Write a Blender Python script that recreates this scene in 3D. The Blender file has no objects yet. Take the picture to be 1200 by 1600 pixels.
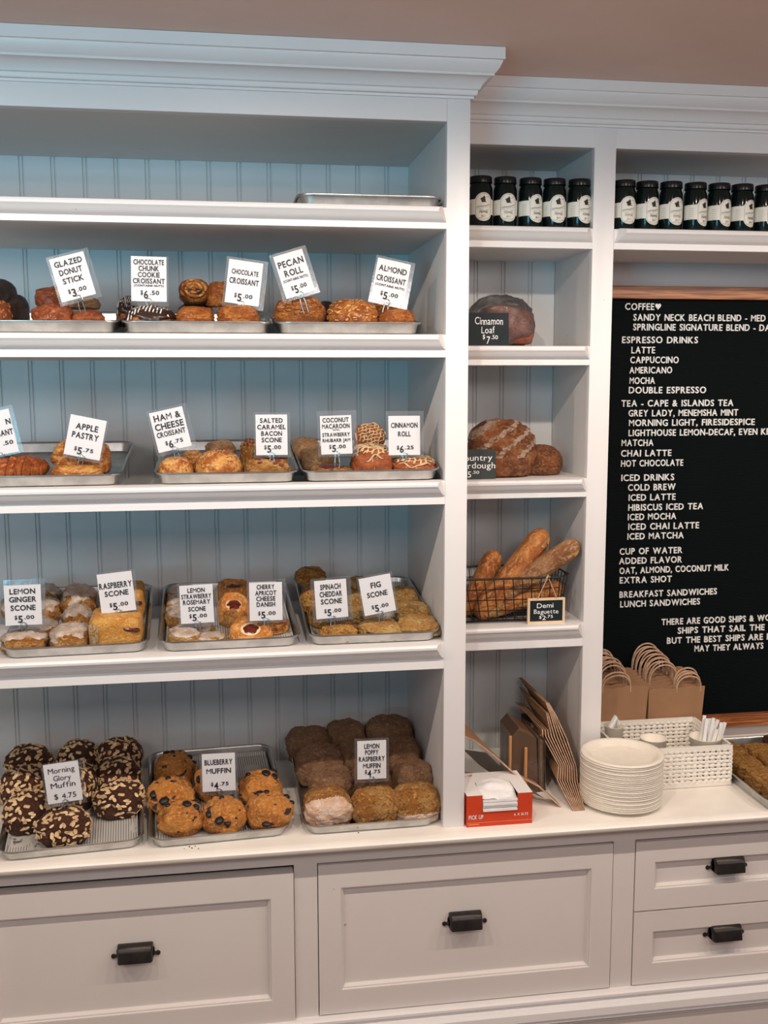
import bpy, bmesh, math, random
from math import sin, cos, pi, radians, tan, sqrt, atan2, exp
from mathutils import Vector, noise, Matrix, Euler

# ------------------------------------------------------------------ camera, world, lights, exposure
sc = bpy.context.scene
col = sc.collection
CAM = Vector((-0.39325, -1.65, 1.61152))
YAW, PIT, ROL, FPX = radians(8.7306), radians(-7.5698), radians(-0.112), 1599.5
fw = Vector((sin(YAW)*cos(PIT), cos(YAW)*cos(PIT), sin(PIT)))
rt0 = Vector((cos(YAW), -sin(YAW), 0)); up0 = rt0.cross(fw)
rt = rt0*cos(ROL)+up0*sin(ROL); up = -rt0*sin(ROL)+up0*cos(ROL)
cam = bpy.data.cameras.new('camera'); camo = bpy.data.objects.new('camera', cam); col.objects.link(camo)
m = Matrix((rt, up, -fw)).transposed().to_4x4(); m.translation = CAM; camo.matrix_world = m
cam.sensor_fit = 'HORIZONTAL'; cam.sensor_width = 36; cam.lens = 36*FPX/1200
cam.clip_start = 0.05; cam.clip_end = 50
sc.camera = camo
sc.view_settings.view_transform = 'Standard'; sc.view_settings.look = 'None'
sc.view_settings.gamma = 1; sc.view_settings.use_curve_mapping = False
sc.view_settings.exposure = 0.38
w = bpy.data.worlds.new('room_light'); sc.world = w; w.use_nodes = True
w.node_tree.nodes['Background'].inputs[0].default_value = (0.98, 0.93, 1.0, 1)
w.node_tree.nodes['Background'].inputs[1].default_value = 0.18

def lamp(name, kind, loc, energy, color, size, rot=(0,0,0), **kw):
    d = bpy.data.lights.new(name, kind); d.energy = energy; d.color = color
    if kind == 'AREA':
        d.shape = kw.get('shape','DISK'); d.size = size
        if 'sy' in kw: d.size_y = kw['sy']
        if 'spread' in kw: d.spread = kw['spread']
    else: d.shadow_soft_size = size
    o = bpy.data.objects.new(name, d); o.location = loc; o.rotation_euler = rot; col.objects.link(o); return o
WARM = (1.0, 0.85, 0.72)
for i, x in enumerate((-1.40, -0.85, -0.30, 0.25, 0.80, 1.35)):
    l = lamp('downlight', 'SPOT', (x, -0.74, 2.10), 12.0, WARM, 0.014)
    l.data.spot_size = radians(173); l.data.spot_blend = 0.40
# added cool fill left of the camera, aimed at the upper left shelves
cool_lamp = lamp('cool_fill', 'AREA', (-1.9, -3.0, 1.45), 2.5, (0.16, 0.72, 1.0), 1.1, shape='RECTANGLE', sy=0.8, spread=radians(50))
cool_lamp.rotation_euler = (Vector((-0.60, 0.1, 2.30))-cool_lamp.location).to_track_quat('-Z', 'Y').to_euler()

# added fill areas behind and above the viewer, tilted at the cabinet fronts
for x in (-1.3, 0.1, 1.5):
    lamp('front_fill', 'AREA', (x, -1.75, 2.05), 5.5, (1.0, 0.92, 0.89), 0.6, (radians(58),0,0), shape='RECTANGLE', sy=0.4)

def at(u, v, y=None, z=None, x=None):
    """point of the room seen at photo position (u, v) on the plane y=, z= or x="""
    d = rt*((u-600)/FPX) - up*((v-800)/FPX) + fw
    if y is not None: t = (y-CAM.y)/d.y
    elif z is not None: t = (z-CAM.z)/d.z
    else: t = (x-CAM.x)/d.x
    return CAM + d*t

# ------------------------------------------------------------------ helpers
MATS = {}
def nodes_of(name):
    m = bpy.data.materials.new(name); m.use_nodes = True; nt = m.node_tree
    return m, nt, nt.nodes, nt.links, nt.nodes['Principled BSDF']
def mixrgb(nt, fac, a, b, mode='MIX'):
    n = nt.nodes.new('ShaderNodeMix'); n.data_type = 'RGBA'; n.blend_type = mode
    if isinstance(fac, (int,float)): n.inputs[0].default_value = fac
    else: nt.links.new(fac, n.inputs[0])
    for k, s in ((6,a),(7,b)):
        if isinstance(s, tuple): n.inputs[k].default_value = (*s,1)
        else: nt.links.new(s, n.inputs[k])
    return n.outputs[2]
def ramp(nt, src, p0, p1):
    n = nt.nodes.new('ShaderNodeMapRange'); nt.links.new(src, n.inputs[0])
    n.inputs[1].default_value = p0; n.inputs[2].default_value = p1; return n.outputs[0]
def nz(nt, scale, detail=3, rough=0.6, coord='Object', stretch=None):
    tc = nt.nodes.new('ShaderNodeTexCoord'); n = nt.nodes.new('ShaderNodeTexNoise')
    n.inputs['Scale'].default_value = scale; n.inputs['Detail'].default_value = detail; n.inputs['Roughness'].default_value = rough
    src = tc.outputs[coord]
    if stretch:
        mp = nt.nodes.new('ShaderNodeMapping'); mp.inputs['Scale'].default_value = stretch
        nt.links.new(src, mp.inputs[0]); src = mp.outputs[0]
    nt.links.new(src, n.inputs['Vector']); return n.outputs['Fac']
def bump(nt, bs, src, strength, dist):
    b = nt.nodes.new('ShaderNodeBump'); b.inputs['Strength'].default_value = strength; b.inputs['Distance'].default_value = dist
    nt.links.new(src, b.inputs['Height']); nt.links.new(b.outputs[0], bs.inputs['Normal'])
def mat(name, c, rough=0.5, metal=0, c2=None, scale=40, bmp=0, bscale=None, bdist=0.001, stretch=None, coord='Object', p=(0.35,0.65), spec=None, detail=3, coat=0):
    if name in MATS: return MATS[name]
    m, nt, N, L, bs = nodes_of(name)
    bs.inputs['Base Color'].default_value = (*c,1); bs.inputs['Roughness'].default_value = rough; bs.inputs['Metallic'].default_value = metal
    if spec is not None: bs.inputs['Specular IOR Level'].default_value = spec
    if coat: bs.inputs['Coat Weight'].default_value = coat; bs.inputs['Coat Roughness'].default_value = .15
    if c2:
        f = ramp(nt, nz(nt, scale, detail, 0.6, coord, stretch), *p)
        L.new(mixrgb(nt, f, c, c2), bs.inputs['Base Color'])
    if bmp: bump(nt, bs, nz(nt, bscale or scale*2, 4, 0.65, coord, stretch), bmp, bdist)
    MATS[name] = m; return m

def crust(name, light, mid, dark, scale=2.2, p=(0.42,0.56), pore=14, rough=0.55, bmp=0.5, spots=None, spotscale=9, spotp=(0.62,0.66), top=None, coat=0):
    """baked dough: two noise layers over the object's own box (Generated) coordinates"""
    if name in MATS: return MATS[name]
    m, nt, N, L, bs = nodes_of(name)
    tc = N.new('ShaderNodeTexCoord'); oi = N.new('ShaderNodeObjectInfo')
    va = N.new('ShaderNodeVectorMath'); va.operation = 'ADD'; L.new(tc.outputs['Generated'], va.inputs[0])
    ml = N.new('ShaderNodeMath'); ml.operation = 'MULTIPLY'; ml.inputs[1].default_value = 37.0
    L.new(oi.outputs['Random'], ml.inputs[0]); L.new(ml.outputs[0], va.inputs[1])
    def n_(sc_, det, ro):
        n = N.new('ShaderNodeTexNoise'); n.inputs['Scale'].default_value = sc_; n.inputs['Detail'].default_value = det; n.inputs['Roughness'].default_value = ro
        L.new(va.outputs[0], n.inputs['Vector']); return n.outputs['Fac']
    big, fine = n_(scale, 4, 0.6), n_(pore, 5, 0.7)
    c = mixrgb(nt, ramp(nt, big, *p), light, mid)
    c = mixrgb(nt, ramp(nt, fine, 0.50, 0.64), c, dark)
    hl = ramp(nt, n_(pore*.55, 4, 0.7), 0.56, 0.66)
    c = mixrgb(nt, hl, c, tuple(min(1, k*1.35+.02) for k in light))
    if top:
        sx = N.new('ShaderNodeSeparateXYZ'); L.new(tc.outputs['Generated'], sx.inputs[0])
        c = mixrgb(nt, ramp(nt, sx.outputs[2], *top[1]), c, top[0])
    if spots:
        c = mixrgb(nt, ramp(nt, n_(spotscale, 1, 0.4), *spotp), c, spots)
    L.new(c, bs.inputs['Base Color']); bs.inputs['Roughness'].default_value = rough
    bs.inputs['Specular IOR Level'].default_value = 0.35
    if coat: bs.inputs['Coat Weight'].default_value = coat; bs.inputs['Coat Roughness'].default_value = .2
    bump(nt, bs, n_(pore*1.3, 6, 0.72), min(1, bmp*1.3), 0.009)
    MATS[name] = m; return m

def link(name, verts, faces, mt, parent=None, smooth=False, loc=None, kind=None, label=None):
    me = bpy.data.meshes.new(name); me.from_pydata([tuple(v) for v in verts], [], faces)
    me.materials.append(mt)
    if smooth: me.polygons.foreach_set('use_smooth', [True]*len(me.polygons))
    me.update()
    o = bpy.data.objects.new(name, me); col.objects.link(o)
    if parent: o.parent = parent
    if loc is not None: o.location = loc
    if kind: o['kind'] = kind
    if label: o['label'] = label
    return o
def dup(o, parent=None, loc=None, rot=None, scale=None):
    c = o.copy(); col.objects.link(c)
    c.parent = parent
    if loc is not None: c.location = loc
    if rot is not None: c.rotation_euler = rot
    if scale is not None: c.scale = scale
    return c
def thing(name, label, cat, loc=(0,0,0), rot=(0,0,0), group=None):
    o = bpy.data.objects.new(name, None); col.objects.link(o); o.empty_display_size = 0.02
    o.location = loc; o.rotation_euler = rot; o['label'] = label; o['category'] = cat
    if group: o['group'] = group
    return o
def tag(o, label, cat, group=None):
    o['label'] = label; o['category'] = cat
    if group: o['group'] = group
    return o
class G:
    """collects simple shapes for one mesh"""
    def __init__(s): s.v = []; s.f = []
    def add(s, v, f):
        n = len(s.v); s.v += [Vector(p) for p in v]; s.f += [tuple(i+n for i in q) for q in f]; return s
    def box(s, x0, x1, y0, y1, z0, z1, b=0):
        if b <= 0:
            v = [(x,y,z) for z in (z0,z1) for y in (y0,y1) for x in (x0,x1)]
            return s.add(v, [(0,2,3,1),(4,5,7,6),(0,1,5,4),(2,6,7,3),(0,4,6,2),(1,3,7,5)])
        bm = bmesh.new(); bmesh.ops.create_cube(bm, size=1)
        for q in bm.verts: q.co = Vector(((x0+x1)/2+q.co.x*(x1-x0), (y0+y1)/2+q.co.y*(y1-y0), (z0+z1)/2+q.co.z*(z1-z0)))
        bmesh.ops.bevel(bm, geom=bm.edges[:], offset=b, segments=2, profile=.6, affect='EDGES')
        bm.verts.ensure_lookup_table(); bm.verts.index_update()
        s.add([q.co.copy() for q in bm.verts], [[q.index for q in f.verts] for f in bm.faces]); bm.free(); return s
    def tube(s, pts, r, n=6, closed=False, caps=True):
        P = [Vector(p) for p in pts]; k = len(P); rings = []
        for i, p in enumerate(P):
            a = P[(i-1) % k] if (closed or i) else P[0]; b = P[(i+1) % k] if (closed or i < k-1) else P[-1]
            t = (b-a).normalized() if (b-a).length > 1e-9 else Vector((0,0,1))
            ref = Vector((0,1,0)) if abs(t.y) < .9 else Vector((1,0,0))
            e = t.cross(ref).normalized(); g = t.cross(e).normalized()
            rr = r[i] if isinstance(r, (list,tuple)) else r
            rings.append([p+e*rr*cos(2*pi*j/n)+g*rr*sin(2*pi*j/n) for j in range(n)])
        v = [q for ring in rings for q in ring]; f = []
        for i in range(k if closed else k-1):
            for j in range(n):
                a, b = i*n+j, i*n+(j+1) % n; c, d = ((i+1) % k)*n+(j+1) % n, ((i+1) % k)*n+j
                f.append((a,b,c,d))
        if caps and not closed: f += [tuple(range(n))[::-1], tuple((k-1)*n+j for j in range(n))]
        return s.add(v, f)
    def lathe(s, prof, n=28, c=(0,0,0), caps=True):
        v = [(c[0]+r*cos(2*pi*j/n), c[1]+r*sin(2*pi*j/n), c[2]+z) for r, z in prof for j in range(n)]; f = []
        for i in range(len(prof)-1):
            for j in range(n): f.append((i*n+j, i*n+(j+1) % n, (i+1)*n+(j+1) % n, (i+1)*n+j))
        if caps: f += [tuple(range(n))[::-1], tuple((len(prof)-1)*n+j for j in range(n))]
        return s.add(v, f)
    def prism(s, poly, t0, t1, axis='y'):
        """polygon in the other two axes extruded along axis"""
        def P(a, b, t): return {'y': (a,t,b), 'x': (t,a,b), 'z': (a,b,t)}[axis]
        n = len(poly); v = [P(a,b,t0) for a,b in poly]+[P(a,b,t1) for a,b in poly]
        f = [(i,(i+1) % n,(i+1) % n+n,i+n) for i in range(n)]+[tuple(range(n))[::-1], tuple(range(n,2*n))]
        return s.add(v, f)
    def xform(s, M): s.v = [M @ p for p in s.v]; return s
    def out(s, name, mt, parent=None, smooth=False, **k): 
        o = link(name, s.v, s.f, mt, parent, smooth, **k)
        return o
def fixn(o):
    bm = bmesh.new(); bm.from_mesh(o.data); bmesh.ops.recalc_face_normals(bm, faces=bm.faces[:]); bm.to_mesh(o.data); bm.free(); return o
def autosmooth(o, ang=35):
    bm = bmesh.new(); bm.from_mesh(o.data); bmesh.ops.recalc_face_normals(bm, faces=bm.faces[:])
    for f in bm.faces: f.smooth = True
    for e in bm.edges:
        if len(e.link_faces) == 2 and e.calc_face_angle() > radians(ang): e.smooth = False
    bm.to_mesh(o.data); bm.free(); return o

# ------------------------------------------------------------------ materials
def paint(name, c, rough=0.38):
    m, nt, N, L, bs = nodes_of(name)
    f = ramp(nt, nz(nt, 7, 4, 0.6), 0.3, 0.75)
    cc = mixrgb(nt, f, c, tuple(k*0.965 for k in c))
    chips = ramp(nt, nz(nt, 55, 2, 0.4, stretch=(1,1,1)), 0.80, 0.81)     # a few small knocks in the paint
    L.new(mixrgb(nt, chips, cc, (c[0]*.62, c[1]*.56, c[2]*.5)), bs.inputs['Base Color'])
    bs.inputs['Roughness'].default_value = rough
    bump(nt, bs, nz(nt, 90, 4, 0.6, stretch=(0.25,1,1)), 0.10, 0.0015)
    MATS[name] = m; return m
PAINT = paint('white_trim_paint', (0.77, 0.75, 0.745))
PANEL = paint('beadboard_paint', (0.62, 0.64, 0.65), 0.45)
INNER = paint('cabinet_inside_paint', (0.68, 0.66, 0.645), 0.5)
DRAW = paint('drawer_paint', (0.70, 0.655, 0.625), 0.42)
COUNTER = mat('countertop_paint', (0.86,0.82,0.75), 0.3, c2=(0.80,0.75,0.68), scale=9, bmp=.05, bscale=60)
CEIL = mat('ceiling_paint', (0.80,0.62,0.55), 0.85, c2=(0.76,0.58,0.51), scale=5, bmp=.1, bscale=150)
WALL = mat('wall_paint', (0.62,0.585,0.575), 0.7, c2=(0.58,0.55,0.54), scale=6)
FLOOR = mat('floor_boards', (0.34,0.22,0.14), 0.4, c2=(0.25,0.15,0.09), scale=6, stretch=(0.3,4,1))
GAP = mat('dark_gap', (0.02,0.018,0.016), 0.9)
ALU = mat('baking_sheet_aluminium', (0.62,0.62,0.60), 0.34, 1.0, c2=(0.45,0.45,0.44), scale=30, bmp=.08, bscale=120)
ALUD = mat('worn_inner_aluminium', (0.42,0.41,0.40), 0.42, 0.9, c2=(0.26,0.25,0.24), scale=22)
BRONZE = mat('oil_rubbed_bronze', (0.014,0.012,0.011), 0.34, 0.35, c2=(0.03,0.022,0.018), scale=60)
CARD = mat('white_card', (0.66,0.655,0.675), 0.5)
INK = mat('black_ink', (0.012,0.012,0.014), 0.6)
CHALK = mat('white_chalk_ink', (0.85,0.85,0.84), 0.7)
SLATE = mat('dark_slate_board', (0.009,0.015,0.019), 0.6, c2=(0.016,0.024,0.028), scale=14, spec=.2)
SLATE2 = mat('grey_slate_board', (0.045,0.053,0.053), 0.65, c2=(0.033,0.040,0.040), scale=14, spec=.2)
WIRE = mat('black_wire', (0.01,0.01,0.01), 0.35, 0.3)
STEEL = mat('clip_wire', (0.45,0.45,0.45), 0.3, 1.0)
KRAFT = mat('kraft_paper', (0.36,0.195,0.10), 0.75, c2=(0.30,0.16,0.08), scale=16, bmp=.15, bscale=60)
KRAFTD = mat('kraft_paper_edge', (0.60,0.40,0.28), 0.8, c2=(0.42,0.25,0.15), scale=90)
DOWEL = mat('wood_dowel', (0.60,0.30,0.11), 0.5, c2=(0.48,0.22,0.08), scale=30, stretch=(1,1,.1))
PLATE = mat('pressed_paper_plate', (0.84,0.79,0.69), 0.6, c2=(0.79,0.73,0.62), scale=60, bmp=.1, bscale=300)
PLASTIC = mat('white_basket_plastic', (0.82,0.78,0.71), 0.38)
PAPER = mat('white_paper', (0.84,0.83,0.82), 0.6, c2=(0.74,0.73,0.72), scale=30, bmp=.2, bscale=60)
RED = mat('red_carton', (0.62,0.055,0.012), 0.45, c2=(0.55,0.045,0.01), scale=8)
CARTON = mat('white_carton', (0.80,0.77,0.74), 0.5)
FELT = None
def felt():
    m, nt, N, L, bs = nodes_of('letter_board_felt')
    bs.inputs['Base Color'].default_value = (0.002,0.0045,0.005,1); bs.inputs['Roughness'].default_value = 0.8
    bs.inputs['Specular IOR Level'].default_value = 0.12
    return m
FELT = felt()
def oak():
    m, nt, N, L, bs = nodes_of('oak_frame')
    wv = N.new('ShaderNodeTexNoise'); tc = N.new('ShaderNodeTexCoord'); mp = N.new('ShaderNodeMapping')
    mp.inputs['Scale'].default_value = (9,40,160); mp.inputs['Rotation'].default_value = (0, radians(7), 0)
    L.new(tc.outputs['Object'], mp.inputs[0]); L.new(mp.outputs[0], wv.inputs['Vector'])
    wv.inputs['Scale'].default_value = 1; wv.inputs['Detail'].default_value = 5; wv.inputs['Distortion'].default_value = .6
    c = mixrgb(nt, ramp(nt, wv.outputs['Fac'], .38, .6), (0.50,0.19,0.065), (0.20,0.06,0.02))
    L.new(c, bs.inputs['Base Color']); bs.inputs['Roughness'].default_value = .35; return m
OAK = oak()
def clear(name, alpha_col=(0.9,0.95,0.98), glossy=0.25, tint=0.12, bs_=.5):
    m, nt, N, L, bs = nodes_of(name); N.remove(bs); out = N['Material Output']
    tr = N.new('ShaderNodeBsdfTransparent'); tr.inputs[0].default_value = (*alpha_col,1)
    gl = N.new('ShaderNodeBsdfGlossy'); gl.inputs['Roughness'].default_value = .12
    df = N.new('ShaderNodeBsdfDiffuse'); df.inputs[0].default_value = (.8,.82,.84,1)
    fr = N.new('ShaderNodeFresnel'); fr.inputs[0].default_value = 1.5
    b = N.new('ShaderNodeBump'); b.inputs['Strength'].default_value = bs_; b.inputs['Distance'].default_value = .002
    tx = nz(nt, 60, 3, .6); L.new(tx, b.inputs['Height']); L.new(b.outputs[0], gl.inputs['Normal']); L.new(b.outputs[0], fr.inputs['Normal'])
    m1 = N.new('ShaderNodeMixShader'); m1.inputs[0].default_value = tint; L.new(tr.outputs[0], m1.inputs[1]); L.new(df.outputs[0], m1.inputs[2])
    m2 = N.new('ShaderNodeMixShader'); mu = N.new('ShaderNodeMath'); mu.operation = 'ADD'; mu.inputs[1].default_value = glossy*.3
    L.new(fr.outputs[0], mu.inputs[0]); L.new(mu.outputs[0], m2.inputs[0])
    L.new(m1.outputs[0], m2.inputs[1]); L.new(gl.outputs[0], m2.inputs[2]); L.new(m2.outputs[0], out.inputs[0])
    return m
SLEEVE = clear('clear_card_sleeve', (.95,.97,.98), .15, .05, .08)
BAGPLASTIC = clear('clear_plastic_bag', (.97,.96,.95), .16, .035, 1.0)
WRAP = clear('thin_clear_wrap', (.98,.97,.95), .05, .012, .5)
def newsprint():
    m, nt, N, L, bs = nodes_of('newsprint_liner')
    tc = N.new('ShaderNodeTexCoord'); wv = N.new('ShaderNodeTexWave'); wv.bands_direction = 'Y'; wv.inputs['Scale'].default_value = 75; wv.inputs['Distortion'].default_value = 0
    wv.bands_direction = 'X'
    L.new(tc.outputs['Object'], wv.inputs['Vector'])
    a = mixrgb(nt, ramp(nt, wv.outputs['Fac'], .55, .8), (0.50,0.49,0.46), (0.20,0.19,0.18))
    v = N.new('ShaderNodeTexVoronoi'); v.inputs['Scale'].default_value = 16; L.new(tc.outputs['Object'], v.inputs['Vector'])
    a = mixrgb(nt, ramp(nt, v.outputs['Distance'], .47, .42), a, (0.48,0.465,0.43))
    n2 = nz(nt, 70, 2, .5)
    mu = N.new('ShaderNodeMath'); mu.operation = 'MULTIPLY'
    L.new(ramp(nt, n2, .56, .6), mu.inputs[0]); L.new(ramp(nt, v.outputs['Distance'], .36, .3), mu.inputs[1])
    a = mixrgb(nt, mu.outputs[0], a, (0.10,0.10,0.10))
    L.new(a, bs.inputs['Base Color']); bs.inputs['Roughness'].default_value = .6; return m
NEWS = newsprint()

# ------------------------------------------------------------------ lettering (glyphs of the built-in font, cached once)
GLY = {}
def make_glyphs(chars, style, offset, extrude):
    obs = []
    for ch in chars:
        cu = bpy.data.curves.new('g', 'FONT'); cu.body = ch; cu.size = 1; cu.offset = 0 if ch in 'M' and offset > .005 else offset; cu.resolution_u = 3; cu.extrude = extrude
        o = bpy.data.objects.new('g', cu); col.objects.link(o); obs.append((ch, o))
    bpy.context.view_layer.update(); dg = bpy.context.evaluated_depsgraph_get()
    for ch, o in obs:
        me = o.evaluated_get(dg).to_mesh()
        v = [p.co.copy() for p in me.vertices]; f = [tuple(q.vertices) for q in me.polygons]
        xs = [p.x for p in v] or [0, .3]
        GLY[(style, ch)] = (v, f, min(xs), max(xs)); o.evaluated_get(dg).to_mesh_clear()
    for ch, o in obs:
        cu = o.data; bpy.data.objects.remove(o); bpy.data.curves.remove(cu)
    H = GLY[(style, 'H')]; GLY[(style, 'cap')] = max(p.y for p in H[0])-min(0, min(p.y for p in H[0]))
import string
make_glyphs('ABCDEFGHIJKLMNOPRSTUVWXYZ&()$.,-0123456789', 'bold', 0.024, 0.02)
make_glyphs('ABCDEFGHIJKLMNOPRSTUVWXYZ&,-', 'slim', 0.014, 0.05)
make_glyphs('ABCDEFGHIJLKMNOPRSTUWabcdefghijlmnoqrstuwxyz$.0123456789', 'hand', 0.0, 0.02)
def text(g, s, x, z, h, width=None, align='C', style='bold', track=0.09, cond=0.62, y=0, jit=0, thick=None, slope=0, seed=0):
    """adds lettering to G g in the XZ plane facing -Y; baseline z, cap height h"""
    cap = GLY[(style,'cap')]; k = h/cap; rnd = random.Random(seed+len(s))
    pen = 0; items = []
    for ch in s:
        if ch == ' ': pen += 0.36 if style != 'slim' else .42; continue
        v, f, x0, x1 = GLY[(style, ch)]
        items.append((v, f, pen-x0)); pen += (x1-x0)+track
    pen -= track
    sx = (width/pen) if width else k*cond
    W = pen*sx; ox = x-(W/2 if align == 'C' else (W if align == 'R' else 0))
    for v, f, px in items:
        a = rnd.uniform(-jit, jit); dz = rnd.uniform(-jit, jit)*h*.8
        ca, sa = cos(a), sin(a)
        pts = []
        for p in v:
            X, Z, T = (p.x+px)*sx, p.y*k, p.z*(thick/0.02 if thick else k*.4)
            cx = (px+.3)*sx
            X, Z = cx+(X-cx)*ca-Z*sa, (X-cx)*sa+Z*ca
            pts.append((ox+X, y-T, z+Z+dz+slope*X))
        g.add(pts, f)
    return W
# ------------------------------------------------------------------ the room
ZC = 0.836; CEILZ = 2.113; YB = 0.36; YR = 0.1464; XL = -1.85; XR = 1.45
def struct(g, name, mt): o = g.out(name, mt); o['kind'] = 'structure'; return o
struct(G().box(-3.2, 3.2, YB+.012, YB+.12, 0, CEILZ+.1), 'wall_back', WALL)
struct(G().box(-3.2, 3.2, -4.6, YB+.12, CEILZ, CEILZ+.1), 'ceiling', CEIL)
struct(G().box(-3.2, 3.2, -4.6, YB+.12, -.1, 0), 'floor', FLOOR)

XA, XC, XD = -0.0376, 0.2603, 0.3001        # post left edge, right stile edges (post right edge is x = 0)
LIPL = [(1.878,1.8448), (1.678,1.6414), (1.440,1.4006), (1.166,1.1199)]
LIPR = [(1.8713,1.8359), (1.6645,1.6303), (1.4247,1.3901), (1.1532,1.1078)]
TOPZ = 2.0099
def rail_prof(top, bot, y0):          # shelf edge: rounded nose, cove, flat rail below it (y outwards is negative)
    nose = [(y0+.02, top), (y0-.010, top), (y0-.0155, top-.0015), (y0-.018, top-.005), (y0-.0175, top-.0085), (y0-.015, top-.011)]
    h = top-bot; c = h*.5
    cove = [(y0-.0135, top-.0125), (y0-.010, top-.011-c*.35), (y0-.005, top-.011-c*.62), (y0, top-.011-c*.75)]
    return nose+cove
def extr(g, prof, x0, x1, miter0=0, miter1=0, y0=0):
    """profile (y, z) swept along x; mitred ends step in by as much as the profile stands proud of y0"""
    n = len(prof)
    a = [(x0+miter0*max(0, y0-y), y, z) for y, z in prof]; b = [(x1-miter1*max(0, y0-y), y, z) for y, z in prof]
    return g.add(a+b, [(i, (i+1) % n, (i+1) % n+n, i+n) for i in range(n)]+[tuple(range(n))[::-1], tuple(range(n,2*n))])

# deep display cabinet on the left
cabL = thing('display_cabinet', 'large white open-shelf display cabinet with five rows of pastry trays, left of the jars', 'cabinet', (XL, YB, ZC))
off = Vector((-XL, -YB, -ZC))
def part(g, name, mt, root, auto=True, **k):
    M = Matrix.Translation(-root.location); g.xform(M)
    o = g.out(name, mt, root, **k)
    if auto: autosmooth(o, 30)
    return o
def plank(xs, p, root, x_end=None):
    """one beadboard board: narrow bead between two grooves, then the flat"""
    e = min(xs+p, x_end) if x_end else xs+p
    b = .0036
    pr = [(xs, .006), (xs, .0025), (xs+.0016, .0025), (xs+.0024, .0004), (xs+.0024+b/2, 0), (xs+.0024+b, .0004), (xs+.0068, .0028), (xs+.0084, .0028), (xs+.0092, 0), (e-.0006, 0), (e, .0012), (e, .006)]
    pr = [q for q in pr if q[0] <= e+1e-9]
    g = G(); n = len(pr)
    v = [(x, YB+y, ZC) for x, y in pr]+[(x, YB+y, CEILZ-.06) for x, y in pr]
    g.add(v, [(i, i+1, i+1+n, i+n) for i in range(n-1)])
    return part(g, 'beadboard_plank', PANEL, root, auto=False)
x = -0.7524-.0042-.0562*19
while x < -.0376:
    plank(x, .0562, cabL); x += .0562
# side panel, frame, shelves
part(G().box(XA+.0012, -.0005, .02, YB, ZC, CEILZ-.01), 'side_panel', INNER, cabL, auto=False)
part(G().box(XA, 0, 0, .02, ZC, CEILZ-.02, .0012), 'face_stile', PAINT, cabL)
part(G().box(XL, XL+.04, 0, .02, ZC, CEILZ-.02), 'face_stile', PAINT, cabL, auto=False)
part(G().box(XL, XL+.02, .02, YB, ZC, CEILZ-.01), 'side_panel', INNER, cabL, auto=False)
part(G().box(XL+.04, XA, 0, .0195, TOPZ, CEILZ-.02, .0008), 'top_rail', PAINT, cabL)
part(G().box(XL+.02, XA+.0012, .0195, YB, TOPZ, TOPZ+.018), 'cabinet_ceiling', INNER, cabL, auto=False)
for i, (t, b) in enumerate(LIPL):
    low = .022 if i == 2 else .0004
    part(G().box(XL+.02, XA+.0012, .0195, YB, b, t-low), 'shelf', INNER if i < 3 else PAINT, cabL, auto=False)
    part(G().box(XL+.04, XA, 0, .0195, b, t-.0002), 'shelf_rail', PAINT, cabL, auto=False)
    part(extr(G(), rail_prof(t, b, -.0002), XL+.04, XA, 1, .9, 0), 'shelf_nosing', PAINT, cabL)

# crown moulding (projection, height above 2.045)
CR = [(0,0), (.004,0), (.0045,.0035), (.008,.0045), (.0095,.008), (.0095,.0115), (.0125,.013), (.0135,.016), (.0165,.021), (.0215,.0255), (.028,.0285), (.0305,.029), (.0305,.0325), (.0335,.0345), (.0375,.040), (.0405,.0465), (.041,.0495), (.044,.0505), (.044,.068), (0,.068)]
def crown(root, x0, x1, yf, ret_to=None, z0=2.0445):
    g = G(); n = len(CR)
    rings = [[(x0, yf-p, z0+h) for p, h in CR]]
    if ret_to is not None:
        rings.append([(x1+p, yf-p, z0+h) for p, h in CR]); rings.append([(x1+p, ret_to, z0+h) for p, h in CR])
    else: rings.append([(x1, yf-p, z0+h) for p, h in CR])
    v = [q for r in rings for q in r]; f = []
    for k in range(len(rings)-1):
        for i in range(n): f.append((k*n+i, k*n+(i+1) % n, (k+1)*n+(i+1) % n, (k+1)*n+i))
    f += [tuple(range(n))[::-1], tuple((len(rings)-1)*n+i for i in range(n))]
    g.add(v, f); part(g, 'crown_molding', PAINT, root)
crown(cabL, XL, 0, 0, YR+.001)

# shallower cabinet on the right: narrow shelf column, then an open bay under a jar shelf
cabR = thing('display_cabinet', 'shallower white wall cabinet with narrow bread shelves, jar shelf and menu board bay', 'cabinet', (0, YB, ZC))
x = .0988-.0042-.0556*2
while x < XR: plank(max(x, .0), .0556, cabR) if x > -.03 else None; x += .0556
part(G().box(XC, XD, YR, YR+.02, ZC, CEILZ-.02, .0012), 'face_stile', PAINT, cabR)
part(G().box(XC+.0012, XC+.0187, YR+.02, YB, ZC, CEILZ-.02), 'side_panel', INNER, cabR, auto=False)
part(G().box(0, .0005, YR-.0, YB, ZC, CEILZ-.02), 'side_panel', INNER, cabR, auto=False)
part(G().box(0.0005, XR, YR+.0005, YR+.0195, TOPZ, CEILZ-.02), 'top_rail', PAINT, cabR, auto=False)
part(G().box(0.0005, XR, YR+.0195, YB, TOPZ, TOPZ+.018), 'cabinet_ceiling', INNER, cabR, auto=False)
for i, (t, b) in enumerate(LIPR):
    part(G().box(0.0005, XC+.001, YR+.0195, YB, b, t-.0004), 'shelf', INNER, cabR, auto=False)
    part(G().box(0.0005, XC, YR, YR+.0195, b, t-.0002), 'shelf_rail', PAINT, cabR, auto=False)
    part(extr(G(), rail_prof(t, b, YR-.0002), 0.001, XC, .9, .9, YR), 'shelf_nosing', PAINT, cabR)
t, b = LIPR[0]
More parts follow.
